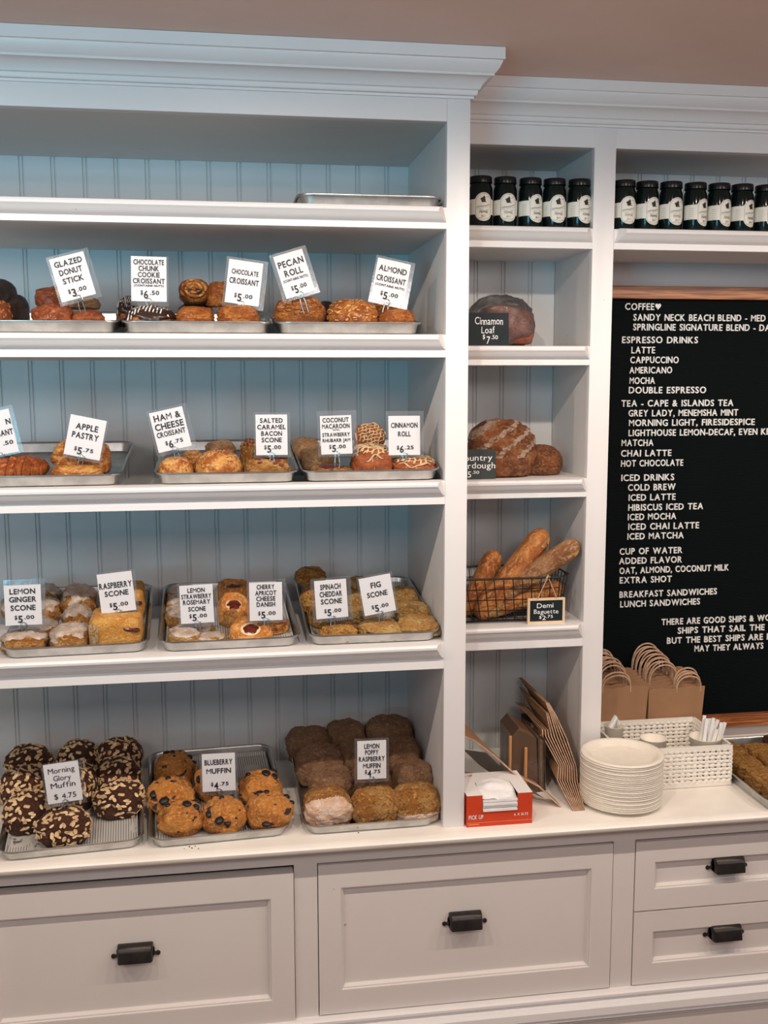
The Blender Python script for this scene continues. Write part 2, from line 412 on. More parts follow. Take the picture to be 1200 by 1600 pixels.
part(G().box(XC+.0187, XR, YR+.0195, YB, b, t-.0004), 'shelf', INNER, cabR, auto=False)
part(G().box(XD, XR, YR, YR+.0195, b, t-.0002), 'shelf_rail', PAINT, cabR, auto=False)
part(extr(G(), rail_prof(t, b, YR-.0002), XD, XR, .9, .9, YR), 'shelf_nosing', PAINT, cabR)
part(G().box(XR-.04, XR, YR, YR+.02, ZC, CEILZ-.02), 'face_stile', PAINT, cabR, auto=False)
crown(cabR, 0.0005, XR, YR)
part(G().box(XC+.0187, XR, YB-.006, YB-.001, ZC, LIPR[0][1]), 'smooth_back_panel', WALL, cabR, auto=False)

# countertop with rounded front edge
g = G(); pr = [(YB, ZC), (-.022, ZC), (-.030, ZC-.002), (-.034, ZC-.007), (-.0335, ZC-.012), (-.030, ZC-.0155), (-.022, ZC-.0165), (-.018,ZC-.021), (-.002,ZC-.026), (YB, ZC-.026)]
extr(g, pr, XL, XR+.3)
ct = g.out('countertop', COUNTER); autosmooth(ct, 40)
tag(ct, 'long cream-white painted countertop running under both shelf cabinets', 'countertop')

# base cabinet: face frame, drawers, base mouldings
base = thing('base_cabinet', 'white base cabinet with shaker drawers and dark cup pulls under the countertop', 'cabinet', (XL, YB, 0))
D1, D2, D3, D4 = -0.2959, -0.2565, 0.2738, 0.3139
ZT, ZB = 0.787, 0.509
part(G().box(XL, XR+.3, 0, .02, ZT+.001, ZC-.026), 'face_rail', DRAW, base, auto=False)
part(G().box(XL, XR+.3, 0, .02, .46, ZB-.002), 'face_rail', DRAW, base, auto=False)
for a, b in ((D1,D2), (D3,D4), (.675,.714), (-.8685,-.829)):
    part(G().box(a, b, 0, .02, ZB-.002, ZT+.001), 'face_stile', DRAW, base, auto=False)
part(G().box(XL, XR+.3, .021, YB, .1, ZC-.0265), 'carcass', GAP, base, auto=False)
# base moulding: bead, step, band
bp = [(0,.4925), (-.012,.4925), (-.016,.490), (-.0165,.486), (-.014,.482), (-.012,.480), (-.0135,.478), (-.020,.476), (-.024,.4715), (-.025,.463), (-.0255,.458), (-.022,.4555), (-.021,.455), (-.023,.4535), (-.023,.450), (-.016,.448), (-.010,.448), (-.010,.0), (0,.0)]
bz = .0145
extrp = [(y, z+bz) for y, z in bp]
part(extr(G(), extrp, XL, XR+.3), 'base_molding', PAINT, base)
part(G().box(XL, XR+.3, -.0145, -.0095, .02, .452), 'kick_panel', DRAW, base, auto=False)

def pull(parent, x, z, y):
    """cup pull: back plate with ears, hooded cup"""
    g = G(); N = 14; W, Hh, Dp = .0290, .0215, .0225
    # cup: front lip slanted box with rounded crown
    prof = [(0, .0145), (.003, .0165), (.008, .0165), (.014, .0138), (.0185, .0085), (.0195, .006), (.0225, -.0105), (.0205,-.0105), (.0175,.004), (.013,.0095),(.006,.0125),(0,.0120)]
    sec = [(-1, .0), (-1, .62), (-.975, .86), (-.90, 1), (.90, 1), (.975, .86), (1, .62), (1, .0)]
    v = []; f = []; n = len(prof)
    for sx, sc_ in sec:
        for d, h in prof: v.append((x+sx*W, y-d*(sc_ if sc_ else .02), z+h*(.7+.3*sc_ if h > 0 else 1)))
    for i in range(len(sec)-1):
        for j in range(n-1): f.append((i*n+j, i*n+j+1, (i+1)*n+j+1, (i+1)*n+j))
    g.add(v, f)
    # end cheeks
    for s in (-1, 1):
        poly = [(0,.0145), (.006,.016), (.012,.0145), (.0178,.008), (.0215,-.0103), (0,-.0103)]
        g.prism([(y-d*.93, z+h*.96) for d, h in poly], x+s*(W*.93)-.001, x+s*(W*.93)+.001, 'x')
    # rim flange and ears
    pts = [(x-W*1.02, y-.0015, z-.009), (x-W*1.02, y-.0015, z+.004), (x-W*.86, y-.0015, z+.011), (x-W*.6, y-.0015, z+.0138), (x+W*.6, y-.0015, z+.0138), (x+W*.86, y-.0015, z+.011), (x+W*1.02, y-.0015, z+.004), (x+W*1.02, y-.0015, z-.009)]
    g.tube(pts, .0017, 6)
    for s in (-1, 1):
        g.tube([(x+s*W*.98, y-.0012, z-.005), (x+s*(W+.006), y-.0012, z-.006)], [.0034,.0026], 8)
        g.tube([(x+s*(W+.0075), y, z-.006), (x+s*(W+.0075), y-.0022, z-.006), (x+s*(W+.0075), y-.0034, z-.006)], [.0042,.0038,.0015], 10)
    o = part(g, 'cup_pull', BRONZE, parent, auto=False)
    autosmooth(o, 40); return o
def drawer(x0, x1, z0, z1, frame_x, frame_z, px, pz, tilt=0, pullout=0, label=None):
    d = bpy.data.objects.new('drawer', None); col.objects.link(d); d.parent = base
    d.location = Vector((x0, 0, z0))-base.location; d.empty_display_size = .02
    if label: d['label'] = label
    class R: pass
    def sub(g, name, mt):
        g.xform(Matrix.Translation(-Vector((x0, 0, z0)))); o = g.out(name, mt, d); autosmooth(o, 30); return o
    yf, yp = -.0015-pullout, .0085-pullout
    a, b, c, e = x0+frame_x, x1-frame_x, z0+frame_z, z1-frame_z
    g = G()
    for q in ((x0,x1,e,z1), (x0,x1,z0,c), (x0,a,c,e), (b,x1,c,e)): g.box(q[0], q[1], yf, .018, q[2], q[3])
    sub(g, 'drawer_frame', DRAW)
    sub(G().box(a-.001, b+.001, yp, .017, c-.001, e+.001), 'drawer_panel', DRAW)
    # ovolo moulding round the panel
    g = G(); pr = [(0, 0), (.0015, .0004), (.0022,.003), (.0045,.0035), (.0062,.0065), (.0072,.0094), (.0085,.0102)]
    rings = [[(a+t, yf+dd, c+t), (b-t, yf+dd, c+t), (b-t, yf+dd, e-t), (a+t, yf+dd, e-t)] for t, dd in pr]
    v = [q for r in rings for q in r]; f = [(i*4+j, i*4+(j+1) % 4, (i+1)*4+(j+1) % 4, (i+1)*4+j) for i in range(len(pr)-1) for j in range(4)]
    g.add(v, f); sub(g, 'panel_molding', DRAW)
    pp = bpy.data.objects.new('tmp', None); pp.location = (x0, 0, z0)
    o = pull(pp, px, pz, yp); o.parent = d; bpy.data.objects.remove(pp)
    if tilt: d.rotation_euler = (0, tilt, 0)
    return d
gp = .0015
drawer(-.829+gp, D1-gp, ZB-.004, ZT-.010, .038, .042, -.5628, .6552, pullout=.006, label='slightly open drawer')
drawer(D2+gp, D3-gp, ZB, ZT-.003, .038, .042, .0041, .660)
drawer(D4+gp, .675-gp, .652, ZT-.004, .036, .0385, .4945, .7265)
drawer(D4+gp, .675-gp, ZB, .649, .036, .038, .4945, .5955)
drawer(.714+gp, 1.4, ZB, ZT-.001, .038, .042, 1.06, .656)
drawer(-1.4+gp, -.8685-gp, ZB, ZT-.001, .038, .042, -1.134, .656)
# ------------------------------------------------------------------ dough shapes, all built in a unit box: x, y in -.5...5, z 0..1
def ico(n):
    bm = bmesh.new(); bmesh.ops.create_icosphere(bm, subdivisions=n, radius=1)
    v = [q.co.copy() for q in bm.verts]; f = [tuple(q.index for q in p.verts) for p in bm.faces]; bm.free(); return v, f
ICO = {n: ico(n) for n in (2,3,4,5)}
def norm(v):
    lo = [min(p[i] for p in v) for i in range(3)]; hi = [max(p[i] for p in v) for i in range(3)]
    return [Vector(((p.x-lo[0])/(hi[0]-lo[0])-.5, (p.y-lo[1])/(hi[1]-lo[1])-.5, (p.z-lo[2])/(hi[2]-lo[2]))) for p in v]
def lump(seed, pw=2.2, amp=.1, freq=1.6, rough=.5, flat=.45, aspect=(1,1,1), sub=4, layers=0, fine=.03, ffreq=6, taper=0, pz=None):
    """rounded lump with a flat base; pw squares it off, layers adds flaky ridges"""
    V, F = ICO[sub]; out = []; sd = Vector((seed*7.3, seed*3.1, seed*1.7)); pz = pz or pw
    for d in V:
        s = (abs(d.x)**pw+abs(d.y)**pw)**(pz/pw)+abs(d.z)**pz
        p = d/(s**(1/pz))
        k = 1+amp*noise.fractal(d*freq+sd, 1.0, 2.0, 3)+fine*noise.fractal(d*ffreq+sd*2, .8, 2.0, 3)-fine*.9*(1-min(1, 5*abs(noise.noise(d*ffreq*.45+sd*3))))
        if layers: k += .028*sin(layers*p.z*5+noise.noise(d*2+sd)*3.5+d.x*1.5)*(1 if d.z > -.3 else .2)
        p = p*k
        p = Vector((p.x*aspect[0]*(1-taper*max(0,-p.z)), p.y*aspect[1]*(1-taper*max(0,-p.z)), p.z*aspect[2]))
        if p.z < -flat: p.z = -flat+(p.z+flat)*.08
        out.append(p)
    return norm(out), F
def cap(vf, seed, thr=.55, nfreq=3.0, namp=.25, off=.02, drip=0, center=(0,0), rad=None):
    """a glaze: the faces of the lump above a wavy line, lifted off the surface"""
    v, f = vf; sd = Vector((seed, -seed, seed*.5)); keep = []
    for q in f:
        c = sum((v[i] for i in q), Vector())/3
        t = c.z+namp*noise.noise(c*nfreq+sd)
        if rad: t = t-((c.x-center[0])**2+(c.y-center[1])**2)**.5/rad*.5+.25
        if t > thr: keep.append(q)
    cnt = {}
    for q in keep:
        for i in q: cnt[i] = cnt.get(i, 0)+1
    tot = {}
    for q in f:
        for i in q: tot[i] = tot.get(i, 0)+1
    nm = {}
    for q in keep:
        n = (v[q[1]]-v[q[0]]).cross(v[q[2]]-v[q[0]])
        for i in q: nm[i] = nm.get(i, Vector())+n
    ids = {i: k for k, i in enumerate(cnt)}
    vv = [v[i]+nm[i].normalized()*(off*(1+.5*noise.noise(v[i]*9+sd)) if cnt[i] == tot[i] else -.012) for i in cnt]
    return vv, [tuple(ids[i] for i in q) for q in keep]
def hgt(vf, x, y, dflt=.5):
    """height of a lump above (x, y)"""
    best, bz = 9, dflt
    for p in vf[0]:
        if p.z > .25:
            d = (p.x-x)**2+(p.y-y)**2
            if d < best or (d < .0008 and p.z > bz): best, bz = min(d,best), p.z
    return bz
def bits(vf, seed, n, shape, size, zmin=.35, stand=.01, front=0):
    """small pieces scattered on the upper surface: 'flake' (almond slice), 'berry', 'chunk', 'seed'"""
    v, f = vf; rnd = random.Random(seed); g = G(); tries = 0
    while n > 0 and tries < 20000:
        tries += 1
        q = f[rnd.randrange(len(f))]; a, b, c = (v[i] for i in q)
        ctr = (a+b+c)/3
        if ctr.z < zmin+rnd.uniform(-.1,.1): continue
        nn = (b-a).cross(c-a).normalized(); t = nn.orthogonal().normalized()
        t = Matrix.Rotation(rnd.uniform(0,6.28), 3, nn) @ t; bt = nn.cross(t)
        s = size*rnd.uniform(.7,1.2)
        if shape == 'flake':
            nn2 = (nn+t*rnd.uniform(-.45,.45)+bt*rnd.uniform(-.45,.45)).normalized(); t = (t-nn2*t.dot(nn2)).normalized(); bt = nn2.cross(t)
            K = 7; ring = [ctr+nn2*stand*rnd.uniform(1,2.4)+t*s*cos(2*pi*k/K)*(1.0 if cos(2*pi*k/K) < 0 else 1.25)+bt*s*.56*sin(2*pi*k/K) for k in range(K)]
            low = [p-nn2*s*.16 for p in ring]
            g.add(ring+low, [tuple(range(K)), tuple(range(K,2*K))[::-1]]+[(k,k+K,(k+1) % K+K,(k+1) % K) for k in range(K)])
        else:
            V, F = ICO[2]; fl = {'berry': .75, 'chunk': .6, 'seed': .5}[shape]
            g.add([ctr+nn*(s*.15)+(t*p.x*(1.25 if shape != 'berry' else 1.05)+bt*p.y*.85)*s*(1+.22*noise.noise(p*2+Vector((n,seed,0))))+nn*p.z*s*fl for p in V], F)
        n -= 1
    return g
def tubeg(paths, r, n=6, **k):
    g = G()
    for p in paths: g.tube(p, r, n, **k)
    return g

# crusts
C_BLUE = crust('blueberry_muffin_crust', (0.60,0.23,0.04), (0.40,0.115,0.018), (0.70,0.42,0.16), p=(.4,.65), spots=(0.05,0.035,0.045), spotp=(.66,.69), spotscale=5)
C_DARK = crust('morning_glory_crust', (0.13,0.05,0.028), (0.085,0.03,0.018), (0.05,0.02,0.012), rough=.5, bmp=.9)
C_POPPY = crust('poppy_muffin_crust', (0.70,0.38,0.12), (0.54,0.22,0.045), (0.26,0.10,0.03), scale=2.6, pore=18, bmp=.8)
C_POPPY_SHADE = crust('poppy_muffin_shaded_crust', (0.42,0.24,0.13), (0.33,0.17,0.09), (0.22,0.11,0.055), scale=2.6, pore=20, bmp=.7)  # darker copy of the crust: shade of the rear rows put into the colour
C_SCONE = crust('golden_scone_crust', (0.74,0.40,0.13), (0.50,0.19,0.04), (0.30,0.11,0.03), scale=2.6, pore=12, bmp=.9)
C_SPIN = crust('spinach_scone_crust', (0.78,0.42,0.11), (0.50,0.19,0.035), (0.28,0.10,0.02), scale=3.5, pore=14, bmp=1, spots=(0.12,0.12,0.03), spotscale=12, spotp=(.68,.72))
C_FIG = crust('fig_scone_crust', (0.84,0.55,0.21), (0.68,0.34,0.09), (0.42,0.18,0.05), scale=2.4, pore=12, bmp=.8)
C_RASP = crust('raspberry_scone_crust', (0.76,0.42,0.11), (0.64,0.28,0.05), (0.50,0.18,0.03), scale=2.2, pore=22, bmp=.5)
C_CROI = crust('croissant_crust', (0.48,0.14,0.025), (0.28,0.06,0.010), (0.15,0.03,0.007), scale=3.4, pore=16, rough=.38, bmp=.45, coat=.25)
C_FLAKE = crust('flaky_croissant_crust', (0.58,0.20,0.035), (0.36,0.09,0.014), (0.20,0.05,0.010), scale=3.2, pore=15, rough=.42, bmp=.6, coat=.15)
C_TURN = crust('turnover_crust', (0.74,0.38,0.11), (0.44,0.12,0.018), (0.24,0.06,0.012), scale=2.8, pore=11, rough=.4, bmp=.5, coat=.2)
C_DONUT = crust('glazed_donut_crust', (0.38,0.10,0.025), (0.24,0.05,0.014), (0.14,0.03,0.009), scale=3, pore=10, rough=.35, bmp=.5, coat=.3)
C_CHOC = crust('chocolate_and_shade_crust', (0.03,0.016,0.012), (0.02,0.011,0.009), (0.012,0.007,0.006), rough=.35, bmp=.5)
C_DAN = crust('danish_crust', (0.72,0.36,0.10), (0.54,0.19,0.035), (0.34,0.10,0.02), scale=2.4, pore=14, rough=.42, bmp=.35, coat=.15)
C_SOUR = crust('sourdough_crust', (0.26,0.08,0.022), (0.13,0.036,0.010), (0.34,0.17,0.08), scale=3, pore=14, rough=.55, bmp=.6)
C_BAG = crust('baguette_crust', (0.50,0.18,0.04), (0.30,0.08,0.016), (0.58,0.32,0.13), scale=3.6, pore=14, rough=.5, bmp=.4)
C_BAG2 = crust('floured_baguette_crust', (0.40,0.19,0.08), (0.26,0.10,0.035), (0.54,0.35,0.21), scale=4, pore=18, rough=.6, bmp=.5)
C_CIN = crust('cinnamon_roll_side', (0.42,0.11,0.03), (0.30,0.07,0.018), (0.20,0.045,0.012), rough=.4, bmp=.4, coat=.2)
C_MAC = crust('macaroon_crust', (0.72,0.38,0.10), (0.48,0.17,0.03), (0.26,0.08,0.015), scale=4, pore=16, bmp=1)
C_CRUMB = crust('crumb_bar_topping', (0.74,0.40,0.11), (0.52,0.23,0.05), (0.22,0.08,0.03), scale=8, pore=22, bmp=1)
GLAZE = mat('grey_white_glaze', (0.62,0.53,0.46), 0.28, c2=(0.36,0.25,0.18), scale=4, bmp=.35, bscale=14, bdist=.02, coat=.3)
PINKGL = mat('pale_pink_glaze', (0.78,0.60,0.48), 0.22, c2=(0.62,0.36,0.22), scale=4, bmp=.5, bscale=12, bdist=.02, coat=.4)
ICING = mat('cream_icing', (0.70,0.51,0.30), 0.35, c2=(0.60,0.41,0.22), scale=5)
ALMOND = mat('sliced_almond', (0.76,0.56,0.33), 0.5, c2=(0.52,0.32,0.15), scale=7, p=(.4,.6))
BERRY = mat('blueberry_skin', (0.008,0.008,0.012), 0.45, c2=(0.02,0.013,0.018), scale=4)
TOASTED = mat('toasted_sliced_almond', (0.60,0.33,0.12), 0.5, c2=(0.40,0.17,0.05), scale=7, p=(.4,.6))
C_BAR = crust('pale_bar_crust', (0.56,0.34,0.17), (0.44,0.24,0.11), (0.26,0.12,0.06), scale=3, pore=16, bmp=.7)
CHOCBIT = mat('chocolate_drizzle', (0.03,0.014,0.01), 0.3)
SUGAR = mat('white_drizzle', (0.72,0.66,0.60), 0.4)
PECAN = mat('chopped_pecans', (0.22,0.075,0.025), 0.35, c2=(0.42,0.17,0.05), scale=5)
JAM = mat('dark_cherry_jam', (0.05,0.006,0.005), 0.12, c2=(0.14,0.02,0.01), scale=4, coat=.6)
CHEESE = mat('pale_cheese_filling', (0.80,0.62,0.40), 0.4)
BACON = mat('bacon_bits', (0.13,0.025,0.015), 0.4)
LAYER = crust('pale_layered_side', (0.84,0.62,0.34), (0.76,0.46,0.18), (0.30,0.09,0.05), scale=4, pore=12, bmp=1)

CACHE = {}
def variant(kind, k):
    """parts [(name, verts, faces, material, kind-of-part)] of one unit-box pastry; the first is the body"""
    key = (kind, k)
    if key in CACHE: return CACHE[key]
    s = k*11+hash_of(kind); R = []
    def body(vf, m, nm='crust'): R.append((nm, vf[0], vf[1], m, None)); return vf
    if kind == 'blueberry':
        vf = body(lump(s, 2.3, .13, 1.5, flat=.5, sub=4, fine=.07, ffreq=5, taper=.25), C_BLUE, 'muffin_top')
        for j in range(6):
            g = bits(vf, s*5+j, 1, 'berry', .095, .30, -.02); R.append(('blueberry', g.v, g.f, BERRY, None))
    elif kind == 'glory':
        vf = body(lump(s, 2.5, .10, 1.4, flat=.5, sub=4, fine=.04, taper=.2), C_DARK, 'muffin_top')
        g = bits(vf, s, 170, 'flake', .064, .12, .012); R.append(('almond_flakes', g.v, g.f, ALMOND, 'stuff'))
    elif kind in ('poppy', 'poppy_dim'):
        vf = body(lump(s, 3.2, .11, 1.5, flat=.45, sub=5, fine=.045, ffreq=6, taper=.15), C_POPPY if kind == 'poppy' else C_POPPY_SHADE, 'muffin_top')
        if kind == 'poppy' and k == 0:
            c = cap(vf, s, .10, 2, .2, .018); keep = [q for q in c[1] if sum(c[0][i].y for i in q)/3 < -.26 or sum(c[0][i].z for i in q)/3 < .3]; R.append(('glaze', c[0], keep, PINKGL, None))
        elif kind == 'poppy' and k == 2:
            c = cap(vf, s, .02, 2, .1, .015); keep = [q for q in c[1] if sum(c[0][i].z for i in q)/3 < .34 and sum(c[0][i].y for i in q) < -.6]; R.append(('glaze', c[0], keep, PINKGL, None))
    elif kind == 'lemonginger':
        vf = body(lump(s, 2.3, .13, 1.8, flat=.42, sub=4, fine=.09, ffreq=5), C_SCONE)
        c = cap(vf, s, .60, 3.6, .50, .022); R.append(('glaze', c[0], c[1], GLAZE, None))
    elif kind == 'strawberry':
        vf = body(lump(s, 2.6, .16, 1.8, flat=.42, sub=4, fine=.09, ffreq=5), C_FIG)
        c = cap(vf, s, .62, 3.2, .5, .03); R.append(('glaze', c[0], c[1], GLAZE, None))
    elif kind in ('spinach', 'fig', 'bacon', 'plainscone'):
        vf = body(lump(s, 2.2 if kind == 'spinach' else 3.0, .12, 1.7, flat=.35, sub=5, fine=.06, ffreq=5), {'spinach': C_SPIN, 'fig': C_FIG, 'bacon': C_SCONE, 'plainscone': C_FIG}[kind])
        if kind == 'bacon':
            g = bits(vf, s, 16, 'chunk', .07, .74, .01); R.append(('bacon_bits', g.v, g.f, BACON, 'stuff'))
        if kind == 'fig':
            g = bits(vf, s, 3, 'chunk', .04, .4, .01); R.append(('fig_pieces', g.v, g.f, CHOCBIT, 'stuff'))
    elif kind == 'raspberry':
        g = lump(s, 7, .025, 1.6, flat=.97, sub=5, fine=.02, ffreq=7); vf = body(g, C_RASP)
        V, F = lump(s+1, 6, .06, 2, flat=.97, sub=3, fine=.05, ffreq=6)
        R.append(('layered_side', [Vector((-.395+p.x*.23, -.04+p.y*1.03, p.z*.97)) for p in V], F, LAYER, None))
        V, F = lump(s+2, 2, .2, 2, sub=3)
        R.append(('raspberry_filling', [Vector((.32+p.x*.34, -.47+p.y*.1, .60+p.z*.13-p.x*.08)) for p in V], F, JAM, None))
    elif kind == 'croissant':
        vv = []; ff = []; N, M = 120, 28
        for i in range(N+1):
            t = i/N*2-1; r = (1-abs(t)**2.6)**.6*.5+.02
            ph = (i/N*11) % 1.0; rid = 1+.24*(1-ph)**1.1-.08*(ph > .9)
            cx, cy = t, .38*t*t
            for j in range(M):
                a = 2*pi*j/M; rr = r*rid*(1+.03*noise.noise(Vector((t*6,cos(a)*2,sin(a)*2+s))))
                vv.append(Vector((cx+.10*sin(a)*(1 if t>0 else -1)*r, cy+rr*cos(a), max(rr*sin(a), -.34))))
        for i in range(N):
            for j in range(M): ff.append((i*M+j, (i+1)*M+j, (i+1)*M+(j+1) % M, i*M+(j+1) % M))
        ff += [tuple(range(M)), tuple(N*M+j for j in range(M))[::-1]]
        body((norm(vv), ff), C_CROI)
    elif kind == 'choccroissant':
        body(lump(s, 3.2, .06, 1.4, flat=.6, sub=5, layers=6, fine=.025, ffreq=7), C_FLAKE)
    elif kind == 'pastrystack':
        body(lump(s, 2.6, .10, 1.6, flat=.4, sub=5, layers=5, fine=.03, ffreq=6), C_TURN)
    elif kind == 'chunkcroissant':
        vf = body(lump(s, 2.4, .10, 1.6, flat=.5, sub=4, layers=4, fine=.03), C_FLAKE)
        c = cap(vf, s, .42, 3, .3, .02); R.append(('chocolate_coating', c[0], c[1], CHOCBIT, None))
        rnd = random.Random(s); P = []
        for j in range(12):
            x0 = -.42+j*.07; P.append([Vector((x0+t*.16, -.42+t*.8, hgt(vf, x0+t*.16, -.42+t*.8)+.035)) for t in [i/8 for i in range(9)]])
        g = tubeg(P, .016, 5); R.append(('white_drizzle', g.v, g.f, SUGAR, None))
    elif kind == 'turnover':
        vv, F = ICO[5]; out = []
        for d in vv:
            e = (d.x**2+d.y**2)**.5; puff = max(0, 1-e**4)**.55
            kk = 1+.035*sin(26*atan2(d.y, d.x))*max(0, (e-.72)/.28)
            z = (puff*.85+.12*(1-e) if d.z > 0 else d.z*.25)+.05*noise.fractal(d*3+Vector((s,0,0)),1,2,3)
            out.append(Vector((d.x*kk, d.y*kk, z)))
        vf = body((norm(out), F), C_TURN)
        g = bits(vf, s, 60, 'seed', .016, .7, .006); R.append(('sesame_seeds', g.v, g.f, ALMOND, 'stuff'))
    elif kind == 'almondcroissant':
        vf = body(lump(s, 2.7, .08, 1.5, flat=.5, sub=4, layers=5, fine=.03), C_FLAKE)
        g = bits(vf, s, 210, 'flake', .040, .40, .010); R.append(('almond_flakes', g.v, g.f, TOASTED, 'stuff'))
    elif kind in ('pecan', 'cinnamon', 'spiral'):
        # rolled pastry: a wound strip whose end shows as a spiral
        T, N, M = 2.6, 110, 9; vv = []; ff = []
        vf = lump(s, 2.5 if kind != 'cinnamon' else 3, .05, 1.4, flat=.7 if kind != 'pecan' else .5, sub=4, layers=0 if kind != 'cinnamon' else 3, fine=.03)
        body(vf, {'pecan': C_FLAKE, 'cinnamon': C_CIN, 'spiral': C_FLAKE}[kind])
        P = []
        if kind != 'cinnamon':
            pts = []
            for i in range(N+1):
                a = i/N*T*2*pi; r = .06+.36*(i/N)
                pts.append(Vector((r*cos(a), r*sin(a)*.92, hgt(vf, r*cos(a), r*sin(a)*.92)+.005)))
            g = tubeg([pts], .052, 7); R.append(('rolled_layer', g.v, g.f, C_TURN if kind == 'spiral' else C_FLAKE, None))
        if kind == 'pecan':
            g = bits(vf, s, 90, 'chunk', .05, .78, .055); R.append(('chopped_pecans', g.v, g.f, PECAN, 'stuff'))
        if kind == 'spiral':
            g = G(); 
            for (x, y, q) in ((-.13,-.05,.06), (.12,-.10,.10)):
                V, F = ICO[2]; g.add([Vector((x,y,hgt(vf,x,y)+.03))+Vector((p.x*q,p.y*q,p.z*.04)) for p in V], F)
            R.append(('chocolate_filling', g.v, g.f, CHOCBIT, None))
        if kind == 'cinnamon':
            rnd = random.Random(s); P = []
            for j in range(8):
                for dr in (0, 1):
                    c0 = -.44+j*.125; pts = []
                    for i in range(17):
                        t = -.5+i/16; u_ = c0+t*.25+.02*sin(i*1.3+j); x, y = (u_, t) if dr == 0 else (t, u_)
                        if x*x+y*y < .225: pts.append(Vector((x, y, hgt(vf, x, y)+.02)))
                    if len(pts) > 2: P.append(pts)
            rim = [Vector((.47*cos(a)*(1+.03*sin(5*a)), .47*sin(a), .70+.10*sin(6*a+s)+.05*sin(11*a))) for a in [2*pi*i/60 for i in range(60)]]
            g = tubeg(P, .024, 6); g.tube(rim, .028, 6, closed=True); R.append(('icing_lattice', g.v, g.f, ICING, None))
    elif kind == 'macaroon':
        vf = body(lump(s, 2.5, .08, 2, flat=.35, sub=4, fine=.16, ffreq=7), C_MAC)
        V, F = lump(s+3, 2, .1, 2, sub=3)
        R.append(('jam', [Vector((p.x*.62, p.y*.62, .62+p.z*.42)) for p in V], F, JAM, None))
    elif kind == 'danish':
        # pillow with a dipped centre: cheese ring and jam pool
        V, F = ICO[5]; out = []
        for d in V:
            e = (d.x**2+d.y**2)**.5; n = noise.fractal(d*1.8+Vector((s,1,0)),1,2,3)
            sq = (abs(d.x)**3+abs(d.y)**3)**(-1/3) if e > .3 else 1/max(e,.01)
            z = (max(d.z,0)**.6)*.8+max(d.z,-.0)*0; dip = exp(-(e/.52)**4)*.55
            kx = 1+.08*n
            out.append(Vector((d.x*kx, d.y*kx, (z-dip if d.z > 0 else d.z*.25)+.05*n)))
        body((norm(out), F), C_DAN)
        g = G()
        V, F = lump(s+5, 2.2, .14, 2, sub=3)
        R.append(('cheese_filling', [Vector((p.x*.66, p.y*.60, .44+p.z*.42)) for p in V], F, CHEESE, None))
        V, F = lump(s+9, 2.2, .2, 2, sub=3)
        R.append(('cherry_jam', [Vector((p.x*.44, p.y*.38-.02, .56+p.z*.40)) for p in V], F, JAM, None))
    elif kind == 'stick':
        vf = lump(s, 2.6, .09, 1.6, flat=.6, sub=4, fine=.05, layers=3); body(vf, C_DONUT)
    elif kind == 'log':
        body(lump(s, 3.2, .10, 1.8, flat=.5, sub=4, fine=.06, ffreq=6), C_BAR)
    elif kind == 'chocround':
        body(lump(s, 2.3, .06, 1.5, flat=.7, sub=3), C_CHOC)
    elif kind == 'nutty':
        vf = body(lump(s, 2.4, .08, 1.5, flat=.6, sub=3), C_DONUT)
        g = bits(vf, s, 50, 'chunk', .06, .3); R.append(('chopped_nuts', g.v, g.f, PECAN, 'stuff'))
    CACHE[key] = [(nm, meshof(nm, v, f, m), kd) for nm, v, f, m, kd in R]
    return CACHE[key]
def hash_of(s): return sum((i+1)*ord(c) for i, c in enumerate(s)) % 97
def meshof(nm, v, f, m):
    me = bpy.data.meshes.new(nm); me.from_pydata([tuple(p) for p in v], [], f); me.materials.append(m)
    me.polygons.foreach_set('use_smooth', [nm not in ('almond_flakes',)]*len(me.polygons)); me.update(); return me

TRAYS = {}
def place(tray, kind, k, uL, uR, vT, vB, y, dep, name, label, cat, rz=0, group=None, rx=None, tx=0):
    """one pastry filling photo columns uL..uR and rows vT..vB at depth y; vB None = lying on its tray"""
    um = (uL+uR)/2; a, b = at(uL, (vT+(vB or vT+30))/2, y=y), at(uR, (vT+(vB or vT+30))/2, y=y)
    wd = b.x-a.x; cx = (a.x+b.x)/2; top = at(um, vT, y=y+dep*.12).z
    if vB is None: bot = floor_z(tray, y)
    else: bot = at(um, vB, y=y-dep*.3).z
    bot = min(bot, top-.012); h = top-bot
    parts = variant(kind, k)
    W = (wd, dep, h)
    tl = (radians(5.8) if vB is None and tray else 0)+tx
    if kind in ('spiral',) or (rx is not None):     # standing on edge, its flat face to the front
        M = ('stand',)
        root = thing(name, label, cat, (cx, y, bot+h/2), (radians(90)-(rx or .15), 0, 0), group)
        sc_ = (wd, h, dep); offz = -dep/2
        for nm, me, kd in parts:
            o = bpy.data.objects.new(nm, me); col.objects.link(o); o.parent = root; o.scale = sc_; o.location = (0,0,offz)
            if kd: o['kind'] = kd
        return root
    c, s_ = abs(cos(rz)), abs(sin(rz))
    if rz and abs(c-s_) > 1e-3:
        # keep the seen width: solve the unrotated width from the rotated box
        w0 = max((wd-dep*s_*.6)/max(c, .5), wd*.6)
    else: w0 = wd
    if len(parts) == 1:
        nm, me, kd = parts[0]
        o = bpy.data.objects.new(name, me); col.objects.link(o); o.location = (cx, y, bot); o.scale = (w0, dep, h); o.rotation_euler = (tl, 0, rz)
        return tag(o, label, cat, group)
    root = thing(name, label, cat, (cx, y, bot), (tl, 0, rz), group)
    for nm, me, kd in parts:
        o = bpy.data.objects.new(nm, me); col.objects.link(o); o.parent = root; o.scale = (w0, dep, h)
        if kd: o['kind'] = kd
    return root

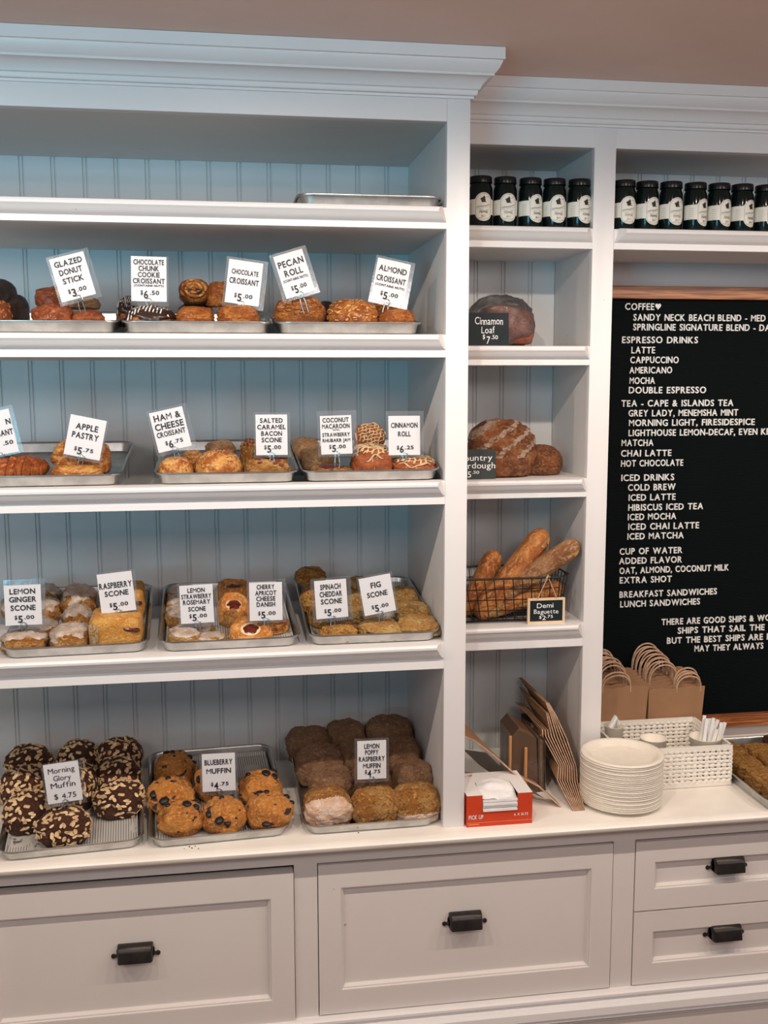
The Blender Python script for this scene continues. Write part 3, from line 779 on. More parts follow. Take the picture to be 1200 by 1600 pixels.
TILT = radians(5.8)
def tray(key, cx, yf, z0, w, L, label, yaw=0, liner=False, tilt=TILT, h=.0185, dirt=False):
    root = thing('sheet_pan', label, 'tray', (cx, yf, z0), (tilt, 0, yaw))
    TRAYS[key] = (cx, yf, z0, tilt, yaw)
    def rr(hw, y0, y1, r, z, n=5):
        P = []
        for (sx, sy, a0) in ((1,0,-90),(1,1,0),(-1,1,90),(-1,0,180)):
            cx_, cy_ = (hw-r)*sx, (y1-r) if sy else (y0+r)
            for i in range(n+1):
                a = radians(a0+90*i/n); P.append((cx_+r*cos(a), cy_+r*sin(a), z))
        return P
    prof = [(.013, .0006, .012), (.012, 0, .014), (.0085, .0012, .018), (.0045, h-.003, .023), (.0035, h-.0005, .024), (.0015, h+.0008, .025), (0, h, .026), (-.0002, h-.0018, .026), (.001, h-.0032, .025), (.003, h-.003, .024)]
    rings = [rr(w/2-d, d, L-d, r, z) for d, z, r in prof]
    n = len(rings[0]); g = G()
    v = [p for q in rings for p in q]; f = [(i*n+j, i*n+(j+1) % n, (i+1)*n+(j+1) % n, (i+1)*n+j) for i in range(len(rings)-1) for j in range(n)]
    f.append(tuple(range(n))); g.add(v, f)
    o = g.out('pan', ALU, root); autosmooth(o, 50)
    if liner:
        r1 = rr(w/2-.016, .016, L-.016, .008, .0012); r2 = rr(w/2-.0105, .0105, L-.0105, .010, .0075)
        rnd = random.Random(key)
        r2 = [(x_, y_, z_+rnd.uniform(-.002,.003)) for x_, y_, z_ in r2]
        n = len(r1); G().add(r1+r2, [tuple(range(n))]+[(j, (j+1) % n, (j+1) % n+n, j+n) for j in range(n)]).out('paper_liner', NEWS, root)
    return root
def floor_z(key, y):
    cx, yf, z0, tl, yw = TRAYS[key]; return z0+.0018+(y-yf)*tan(tl)
# ------------------------------------------------------------------ trays
TW, TL = .232, .325
PAN = 'aluminium baking sheet '
tray('E', -.1585, .001, 1.878, .236, .30, 'empty aluminium baking sheet on the top shelf', tilt=radians(.5), h=.017)
tray('2a', -.6722, .002, 1.678, TW, TL, PAN+'holding dark pastries and glazed donut sticks, under the glazed donut stick card')
tray('2b', -.4354, .002, 1.678, TW+.002, TL, PAN+'under the chocolate croissant cards on the second shelf')
tray('2c', -.1933, .002, 1.678, TW+.006, TL, PAN+'with pecan roll and almond croissants on the second shelf')
tray('3a', -.674, .002, 1.440, TW, TL, PAN+'with the big croissant and apple pastries', yaw=radians(1))
tray('3b', -.3933, .002, 1.440, TW, TL, PAN+'with ham and cheese turnovers on the third shelf')
tray('3c', -.1586, .002, 1.440, TW, TL, PAN+'with iced cinnamon rolls on the third shelf')
tray('4a', -.640, .002, 1.166, TW, TL, PAN+'with lemon ginger and raspberry scones', yaw=radians(2.5), liner=True)
tray('4b', -.3935, .002, 1.166, TW, TL, PAN+'with strawberry rosemary scones and cherry danishes', yaw=radians(1.5), liner=True)
tray('4c', -.1550, .002, 1.166, .226, TL, PAN+'with spinach and fig scones beside the white post', yaw=0, liner=True)
tray('5a', -.6575, -.012, ZC, TW, TL, PAN+'with almond-covered dark muffins on the countertop', yaw=radians(5), liner=True)
tray('5b', -.4165, -.004, ZC, TW+.004, TL, PAN+'with blueberry muffins on the countertop', yaw=radians(4), liner=True)
tray('5c', -.1600, .000, ZC, TW+.004, TL, PAN+'under the lemon poppy raspberry muffins on the countertop', yaw=radians(1), liner=False)

P = place
# second shelf
g2 = 'donut sticks on the second shelf'
P('2a','chocround',0, -22,27,437,476, .13,.07,'chocolate_pastry','round black chocolate pastry at the left edge, on top of another','pastry')
P('2a','chocround',1, 12,45,461,None, .11,.07,'chocolate_pastry','small black chocolate pastry just left of the glazed donut sticks','pastry')
P('2a','nutty',0, -22,17,470,None, .055,.07,'nut_pastry','reddish nut-covered pastry at the left end of the second shelf','pastry')
P('2a','stick',0, 49,118,473,None, .05,.06,'donut_stick','front left glazed donut stick with a knobbly raised end','donut',group=g2)
P('2a','stick',1, 108,166,484,None, .052,.055,'donut_stick','front right low glazed donut stick below the donut card clip','donut',group=g2)
P('2a','stick',2, 54,112,448,480, .12,.07,'donut_stick','dark glazed donut stick stacked behind, left of the donut card','donut',group=g2)
P('2a','log',0, 88,157,462,482, .125,.06,'donut_stick','flat brown donut stick lying crosswise behind the donut card','donut',group=g2)
P('2b','chunkcroissant',0, 195,276,478,None, .052,.08,'chocolate_chunk_croissant','dark chocolate croissant with white drizzle in front of its card','pastry')
P('2b','chunkcroissant',1, 181,216,464,None, .15,.08,'chocolate_chunk_croissant','half-hidden drizzled chocolate croissant behind, by the tray corner','pastry')
P('2b','choccroissant',0, 273,336,479,None, .05,.07,'chocolate_croissant','low golden chocolate croissant at the middle of its tray front','pastry')
P('2b','choccroissant',1, 337,406,476,None, .052,.075,'chocolate_croissant','taller golden chocolate croissant under the tilted chocolate croissant card','pastry')
P('2b','chocround',2, 276,334,473,None, .14,.08,'chocolate_croissant','dark shaded croissant underneath the standing spiral roll','pastry')  # its shade is put into the colour by the near-black crust
P('2b','spiral',0, 279,330,437,477, .12,.06,'chocolate_croissant','chocolate croissant standing on end showing its round spiral','pastry')
P('2b','choccroissant',2, 322,372,440,480, .13,.08,'chocolate_croissant','chocolate croissant stacked behind, right of the spiral end','pastry')
P('2c','pecan',0, 427,511,469,506, .062,.050,'pecan_roll','round pecan roll with chopped pecans under the pecan roll card','pastry',rx=.62)
P('2c','choccroissant',1, 430,458,470,None, .15,.07,'pecan_roll','pecan roll mostly hidden behind the front pecan roll','pastry')
P('2c','chocround',1, 492,528,471,None, .16,.08,'pecan_roll','dark pecan roll in shadow between pecan roll and almond croissant','pastry')  # shadow painted in: near-black crust instead of the roll's own brown
P('2c','almondcroissant',0, 511,590,469,None, .055,.08,'almond_croissant','large almond croissant covered in sliced almonds','pastry')
P('2c','choccroissant',0, 586,648,482,None, .052,.075,'almond_croissant','low almond croissant in front, right end of the second shelf','pastry')
P('2c','almondcroissant',1, 572,626,472,None, .16,.08,'almond_croissant','almond croissant in shadow behind the almond croissant card','pastry')
# third shelf
P('3a','croissant',0, -52,74,708,None, .055,.085,'croissant','large glossy ridged croissant at the left edge of the third shelf','pastry')
P('3a','pastrystack',0, 76,162,724,None, .05,.075,'apple_pastry','front apple pastry with flaky golden crust, lowest of its stack','pastry')
P('3a','pastrystack',1, 80,152,688,727, .085,.08,'apple_pastry','apple pastry resting on the front one, behind the apple card','pastry')
P('3a','pastrystack',2, 135,174,690,None, .13,.08,'apple_pastry','apple pastry at the tray corner, right of the apple card','pastry')
P('3a','pastrystack',2, 92,140,684,706, .16,.08,'apple_pastry','uppermost apple pastry just showing over the stack at the back','pastry')
P('3b','turnover',0, 246,303,712,None, .045,.075,'ham_cheese_croissant','left front ham and cheese turnover','pastry')
P('3b','turnover',1, 278,324,703,None, .115,.08,'ham_cheese_croissant','ham and cheese turnover tucked behind the left front one','pastry')
P('3b','turnover',2, 303,379,702,None, .055,.085,'ham_cheese_croissant','domed ham and cheese turnover with sesame and crimped edge','pastry')
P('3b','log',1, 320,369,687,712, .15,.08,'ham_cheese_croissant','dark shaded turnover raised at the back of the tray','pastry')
P('3b','bacon',1, 374,404,686,None, .15,.08,'bacon_scone','bacon scone in shadow behind the salted caramel card','scone')
P('3b','bacon',0, 379,456,713,None, .05,.08,'bacon_scone','golden scone topped with dark bacon bits under the salted caramel card','scone')
P('3c','macaroon',0, 482,552,725,None, .048,.075,'coconut_macaroon','low golden coconut macaroon with dark jam centre','macaroon')
P('3c','log',0, 456,502,683,None, .20,.09,'macaroon_bar','upper pale bar at the back left behind the coconut card','pastry')
P('3c','log',2, 469,531,698,None, .13,.08,'macaroon_bar','lower pale bar behind the coconut macaroon','pastry')
P('3c','cinnamon',0, 547,612,695,None, .065,.085,'cinnamon_roll','tall cinnamon roll with cream icing lattice, middle of the tray','pastry')
P('3c','cinnamon',1, 609,680,712,None, .056,.08,'cinnamon_roll','low cinnamon roll with cream icing under the cinnamon roll card','pastry')
P('3c','cinnamon',2, 553,601,662,706, .165,.05,'cinnamon_roll','iced cinnamon roll standing on edge at the back','pastry',rx=.35)
# fourth shelf
gl = 'lemon ginger scones'
P('4a','lemonginger',0, -1,78,980,None, .050,.075,'lemon_ginger_scone','glazed scone at the front left corner of the tray','scone',group=gl)
P('4a','lemonginger',1, 77,146,972,None, .048,.075,'lemon_ginger_scone','round knobbly glazed scone between two price cards, front row','scone',group=gl)
P('4a','lemonginger',2, 38,93,966,None, .12,.075,'lemon_ginger_scone','glazed scone behind the front two, partly under the lemon ginger card','scone',group=gl)
P('4a','lemonginger',0, 95,147,943,None, .13,.075,'lemon_ginger_scone','shaded glazed scone right behind the round front one','scone',group=gl)
P('4a','lemonginger',1, 48,97,934,None, .195,.075,'lemon_ginger_scone','shaded glazed scone third from the front, right of the lemon card','scone',group=gl)
P('4a','lemonginger',2, 94,152,910,None, .22,.08,'lemon_ginger_scone','backmost large glazed scone beside the raspberry card','scone',group=gl)
P('4a','lemonginger',0, 44,96,911,None, .275,.075,'lemon_ginger_scone','backmost left glazed scone above the lemon card corner','scone',group=gl)
P('4a','lemonginger',1, 2,50,925,None, .22,.075,'lemon_ginger_scone','glazed scone hidden behind the lemon ginger card','scone',group=gl)
P('4a','raspberry',0, 143,223,952,None, .06,.085,'raspberry_scone','square golden raspberry scone with a red slit under its card','scone')
P('4a','raspberry',0, 176,226,912,None, .20,.09,'raspberry_scone','shaded raspberry scone behind the raspberry card','scone')
gs = 'strawberry rosemary scones'
P('4b','strawberry',0, 262,318,976,None, .05,.07,'strawberry_scone','front left glazed strawberry scone','scone',group=gs)
P('4b','strawberry',1, 300,354,988,None, .044,.05,'strawberry_scone','low glazed strawberry scone at the tray front rim','scone',group=gs)
P('4b','strawberry',2, 292,337,972,None, .095,.06,'strawberry_scone','glazed strawberry scone just behind the front pair','scone',group=gs)
P('4b','strawberry',0, 257,306,943,None, .145,.08,'strawberry_scone','shaded strawberry scone at the left rim, left of the strawberry card','scone',group=gs)
P('4b','strawberry',1, 257,306,928,None, .21,.07,'strawberry_scone','third strawberry scone back along the left rim','scone',group=gs)
P('4b','strawberry',2, 260,308,912,None, .275,.07,'strawberry_scone','backmost strawberry scone at the left rim','scone',group=gs)
gd = 'cherry apricot cheese danishes'
P('4b','danish',0, 357,426,972,None, .056,.075,'cherry_danish','front danish with dark cherry jam and pale cheese','pastry',group=gd,tx=.35)
P('4b','danish',1, 338,392,932,None, .15,.085,'cherry_danish','shaded danish with jam between the two cards','pastry',group=gd,tx=.25)
P('4b','danish',2, 334,394,908,None, .24,.09,'cherry_danish','glazed danish at the back between the two cards','pastry',group=gd)
P('4b','pastrystack',1, 404,453,965,None, .095,.07,'cherry_danish','danish seen edge-on below the cherry danish card, near the right rim','pastry',group=gd)
gp_ = 'spinach cheddar scones'
P('4c','spinach',0, 496,562,973,None, .046,.075,'spinach_scone','front spinach cheddar scone, brightly lit','scone',group=gp_)
P('4c','spinach',1, 480,524,942,None, .115,.08,'spinach_scone','second spinach cheddar scone, left of its card','scone',group=gp_)
P('4c','spinach',2, 466,512,914,None, .20,.08,'spinach_scone','third spinach cheddar scone along the left rim','scone',group=gp_)
P('4c','spinach',0, 459,511,885,913, .275,.08,'spinach_scone','topmost spinach cheddar scone rising over the back rim','scone',group=gp_)
gf = 'fig scones'
P('4c','fig',0, 558,632,970,None, .046,.075,'fig_scone','front fig scone below the fig card','scone',group=gf)
P('4c','fig',1, 619,686,962,None, .05,.075,'fig_scone','front right fig scone in the tray corner by the post','scone',group=gf)
P('4c','fig',2, 615,673,942,None, .12,.075,'fig_scone','cracked fig scone behind the right front one','scone',group=gf)
P('4c','plainscone',0, 606,653,916,None, .20,.08,'fig_scone','shaded fig scone right of the fig card','scone',group=gf)
P('4c','plainscone',1, 540,590,947,None, .13,.08,'fig_scone','shaded fig scone between the two cards, lower','scone',group=gf)
P('4c','plainscone',2, 540,586,924,None, .20,.08,'fig_scone','shaded fig scone between the two cards, middle','scone',group=gf)
P('4c','fig',0, 538,580,901,None, .275,.075,'fig_scone','fig scone at the back between the two cards','scone',group=gf)
# countertop
gm = 'almond-topped dark muffins'
P('5a','glory',0, 56,142,1262,None, .042,.09,'morning_glory_muffin','front dark muffin with sliced almonds, below the handwritten card','muffin',group=gm)
P('5a','glory',1, 4,78,1232,None, .095,.085,'morning_glory_muffin','almond muffin left of the front one, second row','muffin',group=gm)
P('5a','glory',2, 0,72,1194,None, .18,.085,'morning_glory_muffin','almond muffin left of the handwritten card, third row','muffin',group=gm)
P('5a','glory',0, 7,84,1162,None, .27,.08,'morning_glory_muffin','backmost left almond muffin','muffin',group=gm)
P('5a','glory',1, 88,153,1153,None, .28,.08,'morning_glory_muffin','backmost middle almond muffin above the handwritten card','muffin',group=gm)
P('5a','glory',2, 150,223,1149,None, .27,.08,'morning_glory_muffin','backmost right almond muffin near the tray corner','muffin',group=gm)
P('5a','glory',0, 148,221,1182,None, .20,.08,'morning_glory_muffin','almond muffin on the right side, second from the back','muffin',group=gm)
P('5a','glory',1, 145,225,1217,None, .125,.08,'morning_glory_muffin','almond muffin on the right side nearest the bare liner','muffin',group=gm)
P('5a','glory',2, 96,152,1190,None, .16,.085,'morning_glory_muffin','almond muffin mostly behind the handwritten card','muffin',group=gm)
gb = 'blueberry muffins'
P('5b','blueberry',0, 244,321,1251,None, .050,.075,'blueberry_muffin','front left blueberry muffin overhanging the tray rim','muffin',group=gb)
P('5b','blueberry',1, 316,386,1243,None, .045,.08,'blueberry_muffin','front middle blueberry muffin under its card','muffin',group=gb)
P('5b','blueberry',2, 381,459,1235,None, .048,.082,'blueberry_muffin','front right blueberry muffin at the tray corner','muffin',group=gb)
P('5b','blueberry',1, 229,306,1213,None, .125,.085,'blueberry_muffin','blueberry muffin at the left rim, second row','muffin',group=gb)
P('5b','blueberry',2, 239,306,1173,None, .215,.085,'blueberry_muffin','blueberry muffin at the back left','muffin',group=gb)
P('5b','blueberry',0, 371,442,1203,None, .135,.085,'blueberry_muffin','blueberry muffin behind the front right one','muffin',group=gb)
P('5b','blueberry',1, 303,352,1190,None, .165,.085,'blueberry_muffin','blueberry muffin hidden behind the blueberry card','muffin',group=gb)
gq = 'lemon poppy raspberry muffins'
P('5c','poppy',0, 473,551,1228,None, .050,.078,'poppy_muffin','front left glazed poppy muffin overhanging the tray','muffin',group=gq)
P('5c','poppy',1, 546,624,1227,None, .045,.08,'poppy_muffin','front middle poppy muffin below its card','muffin',group=gq)
P('5c','poppy',2, 612,688,1220,None, .046,.072,'poppy_muffin','front right poppy muffin against the white post','muffin',group=gq)
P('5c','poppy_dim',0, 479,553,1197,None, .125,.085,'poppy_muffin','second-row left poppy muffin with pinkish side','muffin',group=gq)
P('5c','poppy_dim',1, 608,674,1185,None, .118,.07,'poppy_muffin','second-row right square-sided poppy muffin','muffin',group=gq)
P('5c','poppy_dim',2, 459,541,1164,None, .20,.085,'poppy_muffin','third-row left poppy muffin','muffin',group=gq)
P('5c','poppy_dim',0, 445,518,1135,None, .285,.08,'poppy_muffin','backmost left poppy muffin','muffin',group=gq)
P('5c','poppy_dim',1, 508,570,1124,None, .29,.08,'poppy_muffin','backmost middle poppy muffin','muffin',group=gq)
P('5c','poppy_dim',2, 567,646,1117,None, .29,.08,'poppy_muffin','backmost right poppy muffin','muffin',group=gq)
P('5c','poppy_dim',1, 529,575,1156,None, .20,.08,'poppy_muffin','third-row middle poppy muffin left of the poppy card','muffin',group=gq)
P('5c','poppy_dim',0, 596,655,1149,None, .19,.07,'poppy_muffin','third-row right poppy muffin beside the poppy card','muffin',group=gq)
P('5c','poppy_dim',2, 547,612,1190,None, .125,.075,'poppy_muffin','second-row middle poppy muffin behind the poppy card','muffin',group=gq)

# ------------------------------------------------------------------ price cards
def card(u, v, wpx, hpx, deg, y, lines, price, label, mw=.004, sl=(.004,.008,.004,.006), cents='.00', hand=False, lean=-.06, clip=True, cut=False):
    """u, v: bottom centre of the card in the photo; lines: (text, fraction of card width, baseline, cap height)"""
    c = at(u, v, y=y); s = (c-CAM).dot(fw)/FPX
    W, H = wpx*s, hpx*s
    root = thing('price_card', label, 'price card', c, (lean, radians(-deg), 0))
    G().box(-W/2, W/2, -.0003, .0003, 0, H).out('card', CARD, root)
    a, b, t, d = sl
    G().box(-W/2-a, W/2+b, .0004, .0008, -d, H+t).out('clear_sleeve', SLEEVE, root)
    g = G()
    for tx, fw_, zz, hh in lines:
        st = 'hand' if hand else 'bold'
        if cut: text(g, tx, W/2-.0015, zz*H, hh*H, width=fw_*W, align='R', y=-.0010)
        else: text(g, tx, 0, zz*H, hh*H, width=fw_*W, y=-.0010, style=st, jit=.05 if hand else 0, thick=.00008)
    if price:
        if hand:
            text(g, '$ '+price+cents, .001, .10*H, .13*H, width=.62*W, y=-.0010, style='hand', jit=.05, thick=.00008)
        else:
            z0 = .065*H
            if not cut:
                text(g, '$', -.205*W, z0+.085*H, .10*H, width=.070*W, y=-.0010, thick=.00008)
                text(g, price, -.085*W, z0, .18*H, width=.125*W, y=-.0010, thick=.00008)
                text(g, cents, .155*W, z0+.085*H, .095*H, width=.27*W, y=-.0010, thick=.00008)
            else: text(g, cents, W/2-.005, z0+.14*H, .09*H, width=.28*W, align='R', y=-.0010, thick=.00008)
    g.out('lettering', INK, root)
    if clip:
        g = G(); r = .0052; pts = [(r*sin(a), -.0018+.0016*(a > 3), r-.0055-r*cos(a)*1) for a in [i*2*pi/16*1.6-.3 for i in range(17)]]
        g.tube(pts, .0007, 5)
        for sx in (-.004, .004): g.tube([(sx*.5, 0, .004), (sx, 0, -.014), (sx*.9, .002, -.030)], .0006, 5)
        g.out('wire_clip', STEEL, root)
    return root
yc = .035
card(123.5,466,54,68,15,yc,[('GLAZED',.80,.78,.13),('DONUT',.66,.58,.13),('STICK',.60,.38,.13)],'3','white card reading GLAZED DONUT STICK, tilted left')
card(233,471,54,69,-1,yc,[('CHOCOLATE',.86,.82,.115),('CHUNK',.58,.68,.115),('COOKIE',.62,.54,.115),('CROISSANT',.90,.40,.115),('(CONTAINS NUTS)',.84,.33,.045)],'6','white card reading CHOCOLATE CHUNK COOKIE CROISSANT',cents='.50',sl=(.001,.003,.001,.007))
card(377.5,475.5,53,67,-7.5,yc,[('CHOCOLATE',.78,.68,.115),('CROISSANT',.86,.46,.135)],'5','white card reading CHOCOLATE CROISSANT, tilted right')
card(470,460.5,47,67,17,yc,[('PECAN',.86,.70,.15),('ROLL',.62,.48,.15),('(CONTAINS NUTS)',.84,.36,.06)],'5','white card reading PECAN ROLL, tilted left',sl=(.006,.007,.004,.005))
card(604.5,472.5,53,65,-11.5,yc,[('ALMOND',.84,.72,.14),('CROISSANT',.88,.48,.14),('(CONTAINS NUTS)',.88,.36,.055)],'5','white card reading ALMOND CROISSANT, tilted right',sl=(.003,.007,.004,.005))
card(1.5,711,56,68,11.5,yc,[('N',.13,.66,.13),('SANT',.42,.42,.13)],'5','white card cut by the left photo edge, ending N and SANT',cents='.50',sl=(.003,.0065,.005,.003),cut=True)
card(127.5,714.5,55,63,-12,yc,[('APPLE',.62,.68,.15),('PASTRY',.74,.46,.15)],'5','white card reading APPLE PASTRY, tilted right',cents='.75',sl=(.001,.003,.001,.005))
card(274,702,52,63,12.5,yc,[('HAM &',.80,.76,.16),('CHEESE',.86,.54,.16),('CROISSANT',.86,.36,.13)],'6','white card reading HAM & CHEESE CROISSANT, tilted left',cents='.75')
card(425,711,49,63,0,yc,[('SALTED',.72,.80,.115),('CARAMEL',.90,.64,.115),('BACON',.66,.48,.115),('SCONE',.64,.32,.115)],'5','white card reading SALTED CARAMEL BACON SCONE',sl=(.003,.005,.004,.004))
card(526.5,709.5,49,60,1.5,yc,[('COCONUT',.84,.83,.12),('MACAROON',.88,.67,.12),('WITH',.22,.61,.035),('STRAWBERRY',.88,.46,.10),('RHUBARB JAM',.88,.32,.09)],'5','white card reading COCONUT MACAROON with strawberry rhubarb jam',sl=(.005,.009,.008,.004))
card(632,711,50,61,0,yc,[('CINNAMON',.84,.70,.13),('ROLL',.40,.48,.13)],'6','white card reading CINNAMON ROLL',cents='.25',sl=(.004,.0065,.008,.004))
card(37.5,976.5,55,63,.5,yc,[('LEMON',.70,.78,.135),('GINGER',.74,.58,.135),('SCONE',.68,.37,.135)],'5','white card reading LEMON GINGER SCONE',sl=(.001,.007,.009,.007))
card(186,956,53,62,5.5,.05,[('RASPBERRY',.94,.62,.15),('SCONE',.68,.42,.135)],'5','white card reading RASPBERRY SCONE, tilted slightly',sl=(.001,.005,.003,.003))
card(309,973.5,51,60,1.5,.045,[('LEMON',.52,.81,.12),('STRAWBERRY',.90,.65,.12),('ROSEMARY',.82,.50,.12),('SCONE',.52,.32,.12)],'5','white card reading LEMON STRAWBERRY ROSEMARY SCONE')
card(416,969.5,51,60,0,.045,[('CHERRY',.54,.83,.12),('APRICOT',.64,.67,.12),('CHEESE',.58,.52,.12),('DANISH',.56,.37,.12)],'5','white card reading CHERRY APRICOT CHEESE DANISH',sl=(.004,.006,.005,.004))
card(519.5,965.5,50,60,3,.04,[('SPINACH',.64,.76,.14),('CHEDDAR',.70,.57,.14),('SCONE',.66,.38,.135)],'5','white card reading SPINACH CHEDDAR SCONE',sl=(.006,.008,.004,.006))
card(594.5,958,50,59,9,.04,[('FIG',.32,.70,.15),('SCONE',.64,.46,.14)],'5','white card reading FIG SCONE, tilted left',sl=(.003,.004,.003,.005))
card(102.5,1253,53,63,5.5,.05,[('Morning',.76,.76,.13),('Glory',.50,.56,.13),('Muffin',.70,.38,.13)],'4','handwritten white card reading Morning Glory Muffin',cents='.75',hand=True,sl=(.004,.006,.002,.006))
card(342.5,1236,51,60,0,.095,[('BLUEBERRY',.84,.71,.14),('MUFFIN',.74,.48,.135)],'4','white card reading BLUEBERRY MUFFIN',cents='.75',sl=(.004,.004,.001,.006))
card(581,1217,45.5,61,-.5,.06,[('LEMON',.52,.80,.125),('POPPY',.46,.64,.125),('RASPBERRY',.90,.47,.125),('MUFFIN',.60,.29,.125)],'4','white card reading LEMON POPPY RASPBERRY MUFFIN',cents='.75',sl=(.005,.005,.004,.006))
# ------------------------------------------------------------------ menu letter board
bd = thing('menu_board', 'black grooved letter board with oak frame and white coffee menu letters', 'menu board', (.34, .355, .864))
BX0, BX1, BZ0, BZ1, BY = .315, 1.06, .8638, 1.7885, .3405
def bpart(g, nm, m, smooth=False):
    g.xform(Matrix.Translation(-bd.location)); return g.out(nm, m, bd, smooth)
g = G(); zz = BZ0+.02; pr = []
while zz < BZ1-.02:                                     # ribbed felt: real grooves
    pr += [(BY, zz), (BY, zz+.0024), (BY+.0014, zz+.0026), (BY+.0014, zz+.0032)]; zz += .0034
n = len(pr); g.add([(BX0+.01, y, z) for y, z in pr]+[(BX1-.01, y, z) for y, z in pr], [(i, i+n, i+1+n, i+1) for i in range(n-1)])
bpart(g, 'grooved_felt', FELT)
for q in ((BX0,BX1,BZ1-.0252,BZ1), (BX0,BX1,BZ0,BZ0+.026)): bpart(G().box(q[0],q[1],.329,.3535,q[2],q[3],.0015), 'frame_bar', OAK)
for q in ((BX0,BX0+.0252), (BX1-.0252,BX1)): bpart(G().box(q[0],q[1],.3292,.3535,BZ0+.026,BZ1-.0252,.0015), 'frame_bar', OAK)
MENU = [('COFFEE',976.4,484,1021.8),('SANDY NECK BEACH BLEND - MED',989.4,500.8,1195.5),('SPRINGLINE SIGNATURE BLEND - DA',989,516,1203),
('ESPRESSO DRINKS',971.6,536,1090),('LATTE',986.2,552,1023),('CAPPUCCINO',984.5,567.3,1060),('AMERICANO',983.3,583.3,1049.7),('MOCHA',983.5,599.7,1022.7),('DOUBLE ESPRESSO',982.2,614.6,1102.8),
('TEA - CAPE & ISLANDS TEA',970.5,635.3,1145.3),('GREY LADY, MENEMSHA MINT',981.7,650.6,1152.7),('MORNING LIGHT, FIRESIDESPICE',982.4,665.7,1178.6),('LIGHTHOUSE LEMON-DECAF, EVEN KE',981.7,681.4,1202),
('MATCHA',971,697,1020.5),('CHAI LATTE',970,713.4,1048.6),('HOT CHOCOLATE',970,729,1067),
('ICED DRINKS',970.5,751.5,1053),('COLD BREW',981,766.6,1055),('ICED LATTE',981.8,782.3,1055),('HIBISCUS ICED TEA',981.3,798,1098),('ICED MOCHA',980.6,812.7,1056),('ICED CHAI LATTE',981.3,828,1091.6),('ICED MATCHA',980,843,1067.7),
('CUP OF WATER',967.8,866.7,1065.5),('ADDED FLAVOR',967,881.6,1065),('OAT, ALMOND, COCONUT MILK',967.6,896.6,1138),('EXTRA SHOT',967.8,911.7,1049),
('BREAKFAST SANDWICHES',967.6,933.8,1119.5),('LUNCH SANDWICHES',968.7,948.8,1093),
('THERE ARE GOOD SHIPS & WO',1033.5,976.5,1203),('SHIPS THAT SAIL THE',1058.7,990,1193.7),('BUT THE BEST SHIPS ARE F',1041.8,1005.8,1202),('MAY THEY ALWAYS',1085,1018,1192)]
LET = mat('white_plastic_letters', (0.80,0.80,0.78), 0.45)
for k, (s, u0, v0, u1) in enumerate(MENU):
    a = at(u0, v0, y=BY-.0012); b = at(u1, v0, y=BY-.0012)
    g = G(); text(g, s, a.x, a.z, .0132, width=b.x-a.x, align='L', style='slim', track=.13, y=BY-.0012, jit=.018, thick=.0006, seed=k)
    bpart(g, 'letter_row', LET)
a = at(1028, 478.5, y=BY-.0012); r = .0065                        # heart
hp = []
for i in range(24):
    t = 2*pi*i/24; hp.append((a.x+r*(16*sin(t)**3)/17, a.z+r*(13*cos(t)-5*cos(2*t)-2*cos(3*t)-cos(4*t))/15))
bpart(G().prism(hp, BY-.0028, BY-.0004), 'heart_symbol', LET)

